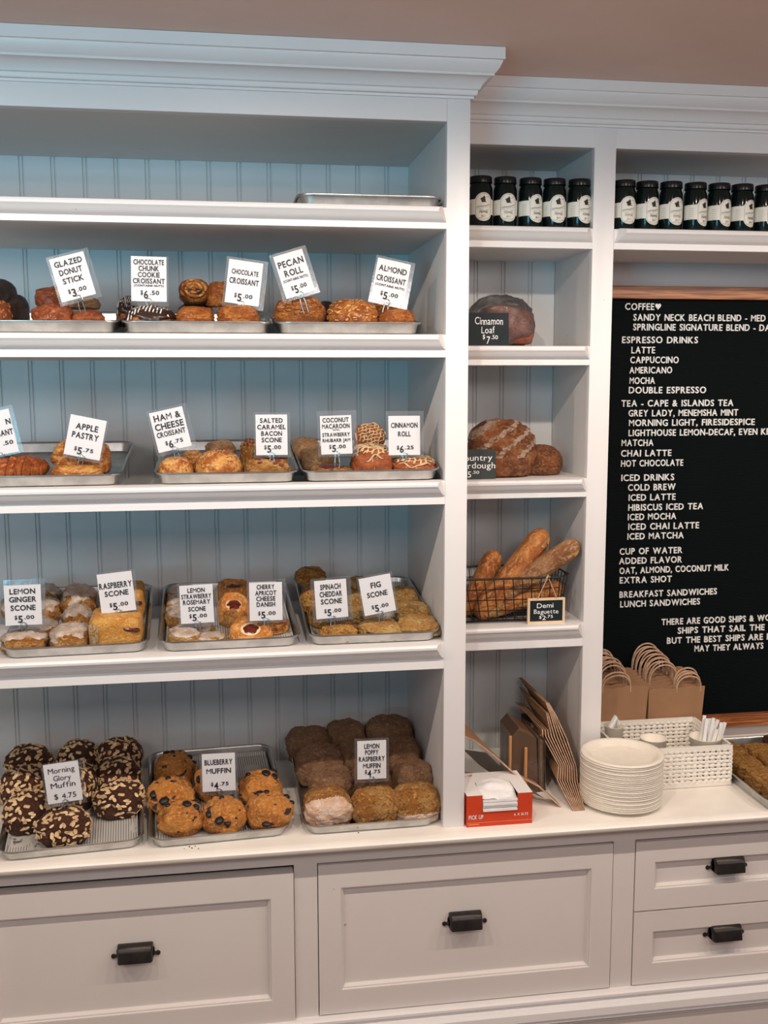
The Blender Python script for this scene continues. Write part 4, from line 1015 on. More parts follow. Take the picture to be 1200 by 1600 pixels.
# ------------------------------------------------------------------ jars of pepper jelly
JGL = mat('dark_jelly_jar_glass', (0.003,0.009,0.008), 0.10, spec=.35)
LID = mat('black_jar_lid', (0.005,0.006,0.008), 0.25, spec=.4)
LABL = mat('cream_jar_label', (0.80,0.77,0.68), 0.5)
LABE = mat('label_print_grey', (0.30,0.30,0.27), 0.6)
def jar_parts():
    R = .0212; P = []
    g = G().lathe([(0,.0),(.017,.0),(.0195,.002),(R,.006),(R,.064),(.0205,.069),(.0185,.0735),(.0185,.077)], 32); P.append(('glass_body', g, JGL))
    g = G().lathe([(.0195,.0765),(.0203,.0768),(.0203,.0790),(.0198,.0795),(.0198,.0865),(.0190,.0880),(.0170,.0882),(.0165,.0876),(.0,.0876)], 36, caps=False); P.append(('lid', g, LID))
    def wrap(pts, rr): return [((rr*sin(x/R)), -rr*cos(x/R), z) for x, z in pts]
    # label outline: stadium in front, narrower band wrapping back
    def half(x):          # top & bottom of label at arc position x
        c, rad = .0, .0158
        zt, zb = .0435, .0245
        if abs(x) < rad: q = sqrt(rad*rad-x*x); return max(zt+q*.95, zt+.005), min(zb-q*.92, zb-.003)
        return zt+.004, zb-.003
    g = G(); xs = [-.042+i*.0014 for i in range(59)]; v = []
    for x in xs:
        t, b = half(x); v += wrap([(x, b), (x, t)], R+.0004)
    g.add(v, [(2*i, 2*i+2, 2*i+3, 2*i+1) for i in range(len(xs)-1)]); P.append(('paper_label', g, LABL))
    g = G(); rad = .0140; pts = []
    for i in range(20): a = pi*i/19; pts.append((rad*cos(a), .0435+rad*.95*sin(a)))
    for i in range(20): a = pi+pi*i/19; pts.append((rad*cos(a), .0245+rad*.92*sin(a)))
    rr = R+.0007; g.tube(wrap(pts, rr), .00025, 4, closed=True)
    for s, z, h, wd in (('PEPPER', .0235, .0042, .0150), ('JELLY', .0172, .0030, .0085)):
        t = G(); text(t, s, 0, z, h, width=wd, thick=.00001, style='bold'); g.add([(rr*sin(p.x/R), -rr*cos(p.x/R), p.z) for p in t.v], t.f)
    def strip(x0, x1, z0, z1, th):
        pts = [(x0+(x1-x0)*i/8, z0+(z1-z0)*i/8+.0006*sin(i)) for i in range(9)]
        t = wrap([(x, z) for x, z in pts], rr)+wrap([(x, z+th) for x, z in pts], rr); g.add(t, [(i, i+1, i+10, i+9) for i in range(8)])
    strip(-.015,.0155,.0335,.0395,.0004); strip(-.015,.0155,.0300,.0360,.0004); strip(-.012,.010,.0322,.0370,.0013)
    strip(-.0085,-.001,.0290,.0293,.0006); strip(.003,.009,.0290,.0293,.0006); strip(-.009,.009,.0142,.0142,.0007)
    for q in range(6): strip(-.030,-.021,.040-q*.0035,.040-q*.0035,.0005)
    P.append(('label_print', g, LABE))
    g = G()                                              # dark emblem and a small gull
    for poly in ([(-.0065,.0478),(-.001,.0512),(.0005,.0535),(.0015,.0512),(.0030,.0498),(.0018,.0482),(.0034,.0455),(.0020,.0440),(.0045,.0432),(.0048,.0420),(.0010,.0422),(-.0015,.0415),(-.0040,.0420),(-.0045,.0450)],
                 [(.004,.0522),(.0065,.0508),(.0080,.0516),(.0100,.0520),(.0078,.0509),(.0065,.0500)], [(-.001,.0560),(.003,.0560),(.003,.0565),(-.001,.0565)]):
        g.add(wrap(poly, rr), [tuple(range(len(poly)))])
    P.append(('emblem', g, INK))
    return [(nm, q.out(nm, m_, None, nm in ('glass_body','lid','paper_label')), ) for nm, q, m_ in P]
jp = jar_parts()
for nm, o in jp:
    if nm == 'lid': autosmooth(o, 30)
first = True; rnd = random.Random(4)
def add_jar(u, v, y, label, group, rz):
    global first
    p = at(u, v, y=y); root = thing('jelly_jar', label, 'jar', (p.x, y, 1.8712), (0,0,rz), group)
    for nm, o in jp:
        if first: o.parent = root
        else: dup(o, root)
    first = False
ORD = ['leftmost','second','third','fourth','fifth','sixth','seventh']
for nj, (u, rz, yy) in enumerate(((751,.03,.172),(789,.06,.174),(828.5,.38,.176),(866,.1,.176),(905,.35,.175))):
    add_jar(u, 310, yy, ORD[nj]+' pepper jelly jar from the left in the row of five above the bread shelves', 'jelly jars in the narrow top shelf', rz)
for nj, (u, rz, yy) in enumerate(((975,.1,.172),(1010.5,.3,.176),(1048,.2,.173),(1086,.5,.176),(1123,.4,.176),(1159,.45,.178),(1196,.4,.18))):
    add_jar(u, 315, yy, ORD[nj]+' pepper jelly jar from the left in the row above the menu board', 'jelly jars above the menu board', rz)

# ------------------------------------------------------------------ bread shelves
def slab_sign(name, label, x0, x1, z0, z1, y, lines, m_, lean=-.08, frame=None):
    root = thing(name, label, 'sign', ((x0+x1)/2, y, z0), (lean,0,0)); W, H = x1-x0, z1-z0
    G().box(-W/2, W/2, -.001, .0015, 0, H).out('slate', m_, root)
    if frame:
        g = G(); t = .004
        for q in ((-W/2-t,W/2+t,-t,.0005),(-W/2-t,W/2+t,H-.0005,H+t),(-W/2-t,-W/2+.0005,0,H),(W/2-.0005,W/2+t,0,H)): g.box(q[0],q[1],-.0035,.0025,q[2],q[3],.0009)
        g.out('wooden_frame', frame, root)
    g = G()
    for s, x, z, h, wd in lines: text(g, s, x*W, z*H, h*H, width=wd*W, style='hand', jit=.06, y=-.0011, thick=.0002)
    g.out('chalk_lettering', CHALK, root); return root
slab_sign('chalk_sign', 'dark chalk sign reading Cinnamon Loaf $7.50', .039, .1125, 1.6650, 1.7235, .160, [('Cinnamon',.0,.64,.22,.70),('Loaf',-.02,.38,.20,.34),('$',-.13,.20,.13,.06),('7',-.02,.05,.22,.085),('.50',.14,.20,.12,.17)], SLATE)
slab_sign('chalk_sign', 'grey chalk sign reading Country Sourdough $5.50, partly behind the post', .004, .0905, 1.4252, 1.4790, .158, [('Country',.05,.62,.20,.76),('Sourdough',.04,.36,.20,.90),('$',-.16,.14,.12,.05),('5',-.07,.05,.20,.075),('.50',.07,.18,.10,.15)], SLATE2)
# cinnamon loaf in a clear bag
c = at(785, 500, y=.225)
rt_ = thing('bagged_loaf', 'cinnamon loaf in a crinkled clear plastic bag behind its chalk sign', 'bread', (c.x, .235, 1.6645))
vf = lump(3, 2.8, .07, 1.6, flat=.6, sub=4, fine=.04)
o = link('loaf', vf[0], vf[1], crust('cinnamon_loaf_crust', (0.36,0.10,0.04), (0.26,0.06,0.025), (0.15,0.03,0.015), rough=.4, coat=.2), rt_, True); o.scale = (.112,.10,.078); o.location = (.006,0,.004)
V, F = ICO[5]; bagv = []
for d in V:
    k = 1+.10*noise.fractal(d*2.2+Vector((1,2,3)),1,2,3)+.05*abs(noise.noise(d*7))
    p = Vector((d.x*k, d.y*k*.8, max(d.z, -.75)*k)); bagv.append(p)
o = link('plastic_bag', norm(bagv), F, BAGPLASTIC, rt_, True); o.scale = (.134,.125,.098)
# sourdough
FLOUR = crust('floured_crust', (0.58,0.42,0.31), (0.24,0.09,0.035), (0.66,0.50,0.38), scale=13, p=(.46,.56), pore=26, bmp=.7)
def boule(name, label, u0, u1, v0, y, dep, seed, stripes, rz=0, zb=1.4247):
    a, b = at(u0, v0+40, y=y), at(u1, v0+40, y=y); top = at((u0+u1)/2, v0, y=y).z
    root = thing(name, label, 'bread', ((a.x+b.x)/2, y, zb), (0,0,rz))
    V, F = lump(seed, 2.25, .05, 1.3, flat=.62, sub=5, fine=.015); S = {}
    vv = []
    for i, p in enumerate(V):
        q = p.x*.95-(p.z-.5)*.75+.10*sin((p.z)*4)
        t = (q*stripes+.2) % 1.0; hi = 1 if .12 < t < .62 else 0
        S[i] = hi; n = Vector((p.x, p.y, p.z-.4)).normalized()
        vv.append(p+n*(.012 if hi else -.010)*(1 if p.z > .3 else 0)*(1 if stripes else 0))
    f1 = [f for f in F if stripes and all(S[i] for i in f) and sum(vv[i].z for i in f)/3 > .36]
    s1 = set(f1); f0 = [f for f in F if f not in s1]
    dm = (b.x-a.x, dep, top-zb)
    link('crust', vv, f0, C_SOUR, root, True).scale = dm
    if f1:
        ids = {i: k for k, i in enumerate(sorted({i for f in f1 for i in f}))}
        link('floured_stripes', [vv[i] for i in ids], [tuple(ids[i] for i in f) for f in f1], FLOUR, root, True).scale = dm
    return root
boule('sourdough_loaf', 'large scored sourdough loaf with floury stripes', 729, 838, 654, .225, .12, 7, 3.4)
boule('sourdough_loaf', 'smaller dark sourdough piece behind the large loaf, to its right', 806, 878, 694, .24, .09, 9, 0)
# wire basket with baguettes
wb = thing('wire_basket', 'black wire basket of baguettes with a small hanging chalkboard', 'basket', (.13,.22,1.154))
def wpart(g, nm, m_=WIRE): g.xform(Matrix.Translation(-wb.location)); return g.out(nm, m_, wb)
T = [(.018,.160), (.2165,.157), (.2415,.186), (.2415,.29), (.018,.29)]; Bm = [(.036,.168), (.214,.166), (.226,.186), (.226,.275), (.030,.275)]
zt, zb = 1.2385, 1.1565
def ring(L, z, r): return [(x, y, z) for x, y in L]
g = G(); g.tube(ring(T, zt, 0), .0021, 8, closed=True); wpart(g, 'rim_wire')
g = G(); g.tube(ring(Bm, zb, 0), .0016, 6, closed=True)
for k in range(1, 9): y = .166+k*.0125; g.tube([(.030,y,zb), (.226,y,zb)], .0009, 5)
for k in range(1, 7): x = .03+k*.028; g.tube([(x,.167,zb+.001), (x,.275,zb+.001)], .0009, 5)
wpart(g, 'bottom_grid')
g = G()
for k in (1,2,3):
    t = k/4; L = [tuple(a+(b-a)*t for a, b in zip(p, q)) for p, q in zip(Bm, T)]; g.tube(ring(L, zb+(zt-zb)*t, 0), .0009, 5, closed=True)
wpart(g, 'side_wires')
for i in range(5):
    a0, a1, b0, b1 = T[i], T[(i+1) % 5], Bm[i], Bm[(i+1) % 5]
    ln = sqrt((a1[0]-a0[0])**2+(a1[1]-a0[1])**2); K = max(1, round(ln/.0185)); g = G()
    for k in range(K):
        t = k/K; g.tube([(a0[0]+(a1[0]-a0[0])*t, a0[1]+(a1[1]-a0[1])*t, zt), (b0[0]+(b1[0]-b0[0])*t, b0[1]+(b1[1]-b0[1])*t, zb)], .0010, 5)
    wpart(g, 'upright_wires')
SLASH = crust('open_scored_crumb', (0.70,0.40,0.15), (0.55,0.27,0.08), (0.40,0.16,0.04), pore=20)
def baguette(label, p0, p1, y0, y1, wpx, seed, m_, score=True, ang=pi*1.25):
    a, b = at(*p0, y=y0), at(*p1, y=y1); ax = b-a; ln = ax.length; R = wpx*1.84/FPX/2
    N, M = 70, 24; v = []
    ez = ax.normalized(); ex = ez.cross(Vector((0,1,0))).normalized(); ey = ex.cross(ez).normalized()
    for i in range(N+1):
        t = i/N; e = min(t, 1-t)*ln/R; prof = sqrt(max(0, 1-(1-min(e/1.5,1))**2))
        for j in range(M):
            an = 2*pi*j/M; r = R*prof*(1+.05*noise.noise(Vector((t*5+seed, cos(an), sin(an)))))
            if score:
                d_ = ((an-pi*1.35) % (2*pi)); d_ = min(d_, 2*pi-d_); sc_ = (t*2.6) % 1
                r *= 1-.13*exp(-((d_-.45+.9*sc_)/.12)**2)*(sin(pi*sc_)**.5)+.06*exp(-((d_-.65+.9*sc_)/.2)**2)
            v.append(a+ez*(t*ln)+ex*r*cos(an)+ey*r*sin(an))
    f = []; sl = []
    for i in range(N):
        for j in range(M):
            q = (i*M+j, i*M+(j+1) % M, (i+1)*M+(j+1) % M, (i+1)*M+j)
            t = (i+.5)/N; an = 2*pi*(j+.5)/M; ph = (t*2.3+.1) % 1; d_ = (an-ang-.55+1.1*ph+pi) % (2*pi)-pi
            (sl if score and .06 < t < .96 and abs(d_) < .34*sin(pi*ph)**.6 else f).append(q)
    root = thing('baguette', label, 'bread', a, group='demi baguettes in the wire basket')
    fixn(link('crust', [p-a for p in v], f+sl, m_, root, True))
    if sl:
        ids = {i: k for k, i in enumerate(sorted({i for q in sl for i in q}))}
        vv = []
        for i in ids:
            c_ = a+ez*((i//M)/N*ln); vv.append(c_+(v[i]-c_)*1.035-a)
        fixn(link('scored_slash', vv, [tuple(ids[i] for i in q) for q in sl], SLASH, root, True))
    return root
baguette('demi baguette in front, leaning up to the middle, tallest and golden', (746,966), (853,828), .195, .215, 38, 1, C_BAG)
baguette('short round-ended baguette at the left of the wire basket', (728,962), (776,860), .225, .255, 35, 2, C_BAG)
baguette('floury baguette leaning to the upper right corner of the basket', (760,945), (905,847), .215, .163, 33, 3, C_BAG2)
baguette('shaded baguette tip between the tall and the floury baguettes', (770,935), (856,862), .275, .285, 30, 4, C_BAG2)
baguette('dark baguette lying low in the basket behind the small chalkboard', (752,955), (880,916), .205, .205, 32, 5, C_BAG)
TW_ = mat('jute_twine', (0.50,0.33,0.22), 0.8)
sx0, sx1, sz0, sz1 = .1565, .2205, 1.1570, 1.1975
r_ = slab_sign('hanging_chalkboard', 'tiny wood-framed chalkboard reading Demi Baguette, hung on twine from the wire basket', sx0, sx1, sz0, sz1, .151, [('Demi',-.03,.64,.22,.50),('Baguette',.0,.36,.20,.74),('$',-.17,.13,.13,.07),('2',-.06,.06,.20,.10),('.75',.11,.16,.13,.20)], SLATE, lean=0, frame=mat('pale_wood_frame', (0.74,0.56,0.36), .5))
k = at(856, 902, y=.151); g = G(); cx = (sx0+sx1)/2; kz = 1.2405-sz0
g.tube([(-.018,-.004,.043), (k.x-cx-.002, -.001, kz-.003)], .0009, 5); g.tube([(.019,-.004,.044), (k.x-cx+.002, -.001, kz-.003)], .0009, 5)
g.tube([(k.x-cx-.003,-.001,kz-.003), (k.x-cx+.002,.003,kz+.003), (k.x-cx+.003,-.001,kz)], .0018, 6); g.out('twine', TW_, r_)

# ------------------------------------------------------------------ narrow niche on the counter
bx = thing('tissue_box', 'red and white carton of pick-up deli tissue reading PICK UP, beside the post', 'box', (.061,.045,ZC))
def xp(g, nm, m_): g.xform(Matrix.Translation(-bx.location)); return g.out(nm, m_, bx)
X0, X1, Y0, Y1, Z1 = .0030, .1200, -.006, .094, .8925; t = .0008; ox0, ox1, oz = .0305, .0935, .8625
g = G().box(X0,ox0,Y0,Y0+t,ZC,Z1).box(ox1,X1,Y0,Y0+t,ZC,Z1).box(ox0,ox1,Y0,Y0+t,ZC,oz).box(X0,X0+t,Y0+t,Y1,ZC,Z1).box(X1-t,X1,Y0+t,Y1,ZC,Z1).box(X0,X1,Y1-t,Y1,ZC,Z1)
xp(g, 'red_sides', RED)
g = G(); xs_ = [X0, ox0-.0005]+[ox0+(ox1-ox0)*i/8 for i in range(9)]+[ox1+.0005, X1]
yf_ = [Y0, Y0]+[.046+.012*sin(pi*(i+.6)/9) for i in range(9)]+[Y0, Y0]
for i in range(len(xs_)-1):
    xa_, xb_, ya_, yb_ = xs_[i], xs_[i+1], yf_[i], yf_[i+1]
    if abs(ya_-yb_) > .02: ya_ = yb_ = max(ya_, yb_)
    v8 = [(xa_,ya_),(xb_,yb_),(xb_,Y1),(xa_,Y1)]
    g.add([(x,y,Z1+.0004) for x,y in v8]+[(x,y,Z1-.0004) for x,y in v8], [(0,1,2,3),(7,6,5,4),(0,4,5,1),(1,5,6,2),(2,6,7,3),(3,7,4,0)])
xp(g, 'white_top', CARTON)
V, F = ICO[4]; vv = []
g = G()
for k2 in range(5): g.box(ox0-.012 if k2 == 4 else ox0+.001, ox1-.001+.001*(k2 % 2), (.012 if k2 == 4 else Y0-.003+.003*(k2 % 2)), .07, .8635+.0052*k2, .8672+.0052*k2)
xp(g, 'folded_tissues', PAPER)
g = G(); N = 14; P_ = []
for i in range(N+1):
    for j in range(N+1):
        a, b = i/N, j/N; x = ox0+.001+a*(ox1-ox0-.003)+.010*b*(a-.5); y = .048-b*.052
        z = .8935+.007*sin(pi*a)*(1-.5*b)-.022*b**3*(.3+a*.9)+.003*noise.noise(Vector((a*4,b*4,1))); P_.append((x,y,z))
g.add(P_, [(i*(N+1)+j, i*(N+1)+j+1, (i+1)*(N+1)+j+1, (i+1)*(N+1)+j) for i in range(N) for j in range(N)]); o = xp(g, 'top_tissue', PAPER)
g = G(); text(g, 'PICK UP', .0065, .8500, .0075, width=.026, align='L', y=Y0-.0002, thick=.0001); text(g, '6 X 10.75', .0875, .8520, .0045, width=.025, align='L', y=Y0-.0002, thick=.0001)
xp(g, 'white_lettering', CARD)
xp(G().box(X0,X1,Y0-.0003,Y0,.8430,.8437).box(.006,.025,Y0-.0003,Y0,.8395,.8412), 'pale_stripe', mat('pale_orange_print', (.85,.25,.10), .5))
g = G(); text(g, 'PICK UP', .004, 0, .0075, width=.030, align='L', thick=.00005); g.xform(Matrix.Translation((0,.078,Z1+.0006)) @ Matrix.Rotation(-pi/2, 4, 'X')); xp(g, 'red_lettering', RED)

pk = thing('folded_bag_stack', 'folded kraft bags standing on edge, leaning left, in the niche beside the plates', 'paper bags', (.2,.1,ZC))
Lo = [(846,1098),(848,1118),(848,1150),(873,1196),(871,1219),(896,1266)]; Ro = [(857,1098),(868,1117),(885,1154),(900,1198),(902,1222),(913,1264)]
ys = [.19,.18,.155,.11,.085,.030]; K = 9
def pline(t, cut):
    P = []
    for i, (l, r, y) in enumerate(zip(Lo, Ro, ys)):
        q = at(l[0]+(r[0]-l[0])*t, l[1]+(r[1]-l[1])*t, y=y)
        if i == 5: q.z = ZC+.001
        P.append(q)
    if cut: P[0] = P[0].lerp(P[2], cut); P[1] = P[0].lerp(P[2], .5)
    return P
for k in range(K):
    t = k/(K-1); P = pline(t, .80 if k < 3 else (.30 if k < 5 else 0)); nr = []; fr = []
    top_shift = Vector((-.008, .225, .012))
    for i, q in enumerate(P):
        d = Vector((-.010+.040*(i/5), .15 if i < 4 else .2, .006 if i < 5 else 0)); nr.append(q); fr.append(q+d)
    th = .0011; g = G(); n = 6
    for s_ in (-1, 1):
        g.v += [q+Vector((s_*th,0,0)) for q in nr]+[q+Vector((s_*th,0,0)) for q in fr]
    f = []
    for i in range(n-1): f += [(i,i+1,n+i+1,n+i), (2*n+i,3*n+i,3*n+i+1,2*n+i+1), (i,2*n+i,2*n+i+1,i+1), (n+i,n+i+1,3*n+i+1,3*n+i)]
    f += [(0,n,3*n,2*n), (n-1,3*n-1,4*n-1,2*n-1)]
    g.f = f; g.xform(Matrix.Translation(-pk.location)); o = g.out('folded_bag', KRAFT, pk); fixn(o)
    g = G(); g.tube([q+Vector((0,-.0010,0)) for q in nr], .0011, 5); g.xform(Matrix.Translation(-pk.location)); g.out('bag_fold', KRAFTD, pk)
wr = thing('wrapped_bag_bundle', 'plastic-wrapped bundle of brown paper bags behind the wooden pegs', 'paper bags', (.155,.17,ZC))
def wp(g, nm, m_): g.xform(Matrix.Translation(-wr.location)); return fixn(g.out(nm, m_, wr))
bl = [at(u, v, y=.125) for u, v in ((800,1236),(800,1150),(811,1137),(838,1154),(841,1236))]
wp(G().prism([(q.x, max(q.z, ZC) if 0 < i < 4 else ZC) for i, q in enumerate(bl)], .125, .21), 'bag_bundle', KRAFT)
be, bt = bl[4].x+.0008, bl[3].z
for k in range(3): wp(G().prism([(be+.004*k,ZC),(be-.003+.004*k,bt-.002*k),(be+.0005+.004*k,bt-.003-.002*k),(be+.0032+.004*k,ZC)], .123+.003*k, .208), 'bag_edge', KRAFTD if k == 1 else KRAFT)
wp(G().prism([(bl[0].x-.001,ZC+.0005),(bl[1].x-.001,bl[1].z+.002),(bl[2].x+.001,bl[2].z+.002),(be+.010,bt),(be+.0125,ZC+.0005)], .1215, .212), 'clear_wrap', WRAP)
fl = thing('kraft_envelope', 'large flat kraft bag slanting from the post down to the counter behind the red carton', 'paper bags', (.1,.1,ZC))
g = G(); A = [at(722,1148,y=.105), at(742,1157,y=.10), at(772,1180,y=.09), at(805,1209,y=.075), at(842,1228,y=.06), at(876,1257,y=.05)]; A[-1].z = ZC+.0015; A[0].x = max(A[0].x, .004)
Bq = [q+Vector((-.0,(.19,.17,.05,.018,.02,.03)[i],-.004*(1-i/5))) for i, q in enumerate(A)]; n = 6
g.v = A+Bq+[q-Vector((.0,0,.0022)) for q in A]+[q-Vector((.0,0,.0022)) for q in Bq]
g.f = [(i,n+i,n+i+1,i+1) for i in range(n-1)]+[(2*n+i,2*n+i+1,3*n+i+1,3*n+i) for i in range(n-1)]+[(i,i+1,2*n+i+1,2*n+i) for i in range(n-1)]+[(n+i,3*n+i,3*n+i+1,n+i+1) for i in range(n-1)]+[(0,2*n,3*n,n),(n-1,2*n-1,4*n-1,3*n-1)]
for q in g.v: q.z = max(q.z, ZC+.0006)
g.xform(Matrix.Translation(-fl.location)); fixn(g.out('paper_sheet', KRAFT, fl))
g = G(); g.tube([q+Vector((0,-.001,-.001)) for q in A], .0014, 5); g.xform(Matrix.Translation(-fl.location)); g.out('folded_edge', KRAFTD, fl)
gs_ = thing('glassine_sheet', 'greyish paper sheet sliding out beneath the slanting kraft bag', 'paper', (.1,.08,ZC))
A = [at(760,1176,y=.125), at(785,1200,y=.11), at(815,1222,y=.09), at(850,1247,y=.07)]; g = G()
g.v = A+[q+Vector((-.02,.10,-.03)) for q in A]
for q in g.v: q.z = max(q.z, ZC+.0008)
n = 4; g.f = [(i,i+1,n+i+1,n+i) for i in range(n-1)]; g.v += [q-Vector((0,0,.0006)) for q in g.v]; g.f += [tuple(j+8 for j in q[::-1]) for q in g.f]+[(i,8+i,9+i,i+1) for i in range(3)]
g.xform(Matrix.Translation(-gs_.location)); g.out('sheet', mat('grey_glassine', (.36,.33,.30), .5), gs_)
pr_ = thing('peg_rack', 'wooden peg rack with round upright pegs around the wrapped bundle', 'rack', (.16,.22,ZC))
def pp_(g, nm, m_): g.xform(Matrix.Translation(-pr_.location)); return g.out(nm, m_, pr_, False)
pp_(G().box(.120,.150,.100,.195,ZC,ZC+.004), 'base_bar', DOWEL)
for x, y, z in [(at(797,1180,y=.118).x,.118,at(797,1150,y=.118).z),(at(821.5,1190,y=.108).x,.108,at(822,1168,y=.108).z),(.2475,.190,.9105)]: autosmooth(pp_(G().lathe([(0,0),(.0030,0),(.0030,z-ZC-.001),(.0022,z-ZC)], 14, (x,y,ZC)), 'peg', DOWEL))
tag(G().box(.200,.222,.235,.34,ZC,.915,.002).out('black_block', GAP), 'flat black case standing between the wrapped bundle and the folded bags', 'case')  # plain dark box for the dark area between bundle and bags

# ------------------------------------------------------------------ plates
px, py = .3075, .0575; R = .0745; base_ = None; N = 24; pitch = (.9305-ZC-.011)/(N-1); rnd = random.Random(8)
prof = [(0,.0),(R*.70,.0),(R*.76,.0015),(R*.86,.0085),(R*.93,.0100),(R*.985,.0070),(R*1.001,.0068),(R*1.004,.0094),(R*.992,.0108),(R*.93,.0113),(R*.85,.0100),(R*.75,.0032),(R*.69,.0016),(0,.0014)]
for k in range(N):
    top = k == N-1
    L_ = 'top white pressed-paper plate of the stack, its hollow visible' if top else 'white paper plate, %d below the top one in the stack' % (N-1-k)
    loc = (px+rnd.uniform(-.0006,.0006), py+rnd.uniform(-.0006,.0006), ZC+.0004+k*pitch)
    if base_ is None:
        base_ = G().lathe(prof, 56, caps=False).out('paper_plate', PLATE, None, True, loc=loc); o = base_
    else: o = dup(base_, None, loc, (rnd.uniform(-.004,.004), rnd.uniform(-.004,.004), rnd.uniform(0,6)))
    tag(o, L_, 'plate', 'stack of paper plates')

# ------------------------------------------------------------------ white woven plastic basket
wk = thing('woven_basket', 'white woven plastic basket behind the plate stack', 'basket', (.43,.18,ZC))
def kp(g, nm, m_=PLASTIC): g.xform(Matrix.Translation(-wk.location)); return g.out(nm, m_, wk)
bx0, bx1, by0, by1, bz0, bz1 = .325, .5415, .098, .258, ZC+.001, .9165
kp(G().box(bx0+.003,bx1-.003,by0+.003,by1-.003,bz0,bz0+.002), 'floor_panel')
def wall(a, b, nrm):
    """woven wall from a to b: bands going round, ribs up and down, real gaps between"""
    a, b = Vector(a), Vector(b); L = (b-a).length; d = (b-a)/L; nv = Vector(nrm)
    g = G(); cols = round(L/.0118); rows = 8; z0, z1 = bz0+.009, bz1-.009; rh = (z1-z0)/rows
    for k in range(cols+1):
        c = a+d*(L*k/cols); hw = .0039
        pts = []
        for r in range(rows*2+1): 
            w_ = .0010*(1 if (r//1+k) % 2 else -1); pts.append((z0+(z1-z0)*r/(rows*2), w_))
        for (za, wa), (zb_, wb_) in zip(pts, pts[1:]):
            q = [c-d*hw+nv*(wa+.0008), c+d*hw+nv*(wa+.0008), c+d*hw+nv*(wb_+.0008), c-d*hw+nv*(wb_+.0008)]
            zs = [za, za, zb_, zb_]; fr = [Vector((p.x,p.y,z)) for p, z in zip(q, zs)]; bk = [p-nv*.0016 for p in fr]
            g.add(fr+bk, [(0,1,2,3),(7,6,5,4),(0,3,7,4),(1,5,6,2)])
    for r in range(rows+1):
        zc = z0+rh*r; pts = []
        for k in range(cols*2+1):
            c = a+d*(L*k/(cols*2)); w_ = .0013*cos(pi*(k/1+r)); pts.append(Vector((c.x,c.y,zc))+nv*w_)
        g.tube(pts, .0030, 6)
    kp(g, 'woven_wall')
    g = G()
    for z, h in ((bz0+.004,.004),(bz1-.0045,.0045)):
        q = [a-d*.002, b+d*.002]; v = [Vector((p.x,p.y,z+s*h))+nv*w_ for p in q for s in (-1,1) for w_ in (-.0018,.0026)]
        g.add(v, [(0,1,3,2),(4,6,7,5),(0,4,5,1),(2,3,7,6),(0,2,6,4),(1,5,7,3)])
    kp(g, 'rim_band')
wall((bx0,by0,0), (bx1,by0,0), (0,-1,0)); wall((bx1,by0,0), (bx1,by1,0), (1,0,0)); wall((bx1,by1,0), (bx0,by1,0), (0,1,0)); wall((bx0,by1,0), (bx0,by0,0), (-1,0,0))
def cup(name, label, x, y, r0, r1, z0, z1, m_=PLATE):
    o = G().lathe([(0,0),(r0,0),(r1,z1-z0),(r1+.001,z1-z0+.0008),(r1-.0012,z1-z0+.0006),(r0-.001,.001),(0,.001)], 32, caps=False).out(name, m_, None, True, loc=(x,y,z0))
    return tag(o, label, 'cup')
cup('paper_cup', 'white cup holding paper-wrapped straws in the woven basket', .5055, .132, .017, .0300, bz0+.002, .9215)
cup('paper_cup', 'small white cup at the left inside the woven basket, next to the stile', .350, .205, .014, .0185, bz0+.002, .926)
cup('round_container', 'round cream container inside the woven basket, behind the plates', .415, .165, .022, .0255, bz0+.002, .912)
o = G().tube([(.340,.2,.925),(.352,.203,.944),(.358,.206,.930)], .006, 8).out('folded_napkin', PAPER); tag(o, 'crumpled white paper in the small cup at the left of the basket', 'paper')
rnd = random.Random(3); gg = None
for k in range(14):
    a = Vector((.5055+rnd.uniform(-.012,.012), .132+rnd.uniform(-.010,.010), bz0+.006)); tx = rnd.uniform(-.002,.042)
    b = Vector((a.x+.004+tx*.9, a.y+rnd.uniform(.008,.022), rnd.uniform(.945,.966)-tx*.45))
    w_ = .0032; d = (b-a).normalized(); s_ = d.cross(Vector((0,1,0))).normalized()*w_; n_ = d.cross(s_).normalized()*.0011
    v = [a-s_-n_, a+s_-n_, a+s_+n_, a-s_+n_, b-s_-n_, b+s_-n_, b+s_+n_, b-s_+n_]
    o = G().add([p-a for p in v], [(0,1,2,3),(7,6,5,4),(0,4,5,1),(1,5,6,2),(2,6,7,3),(3,7,4,0)]).out('wrapped_straw', PAPER, None, loc=a); fixn(o)
    tag(o, 'straw in white paper wrapper standing in the cup in the woven basket', 'straw', 'wrapped straws in the cup')

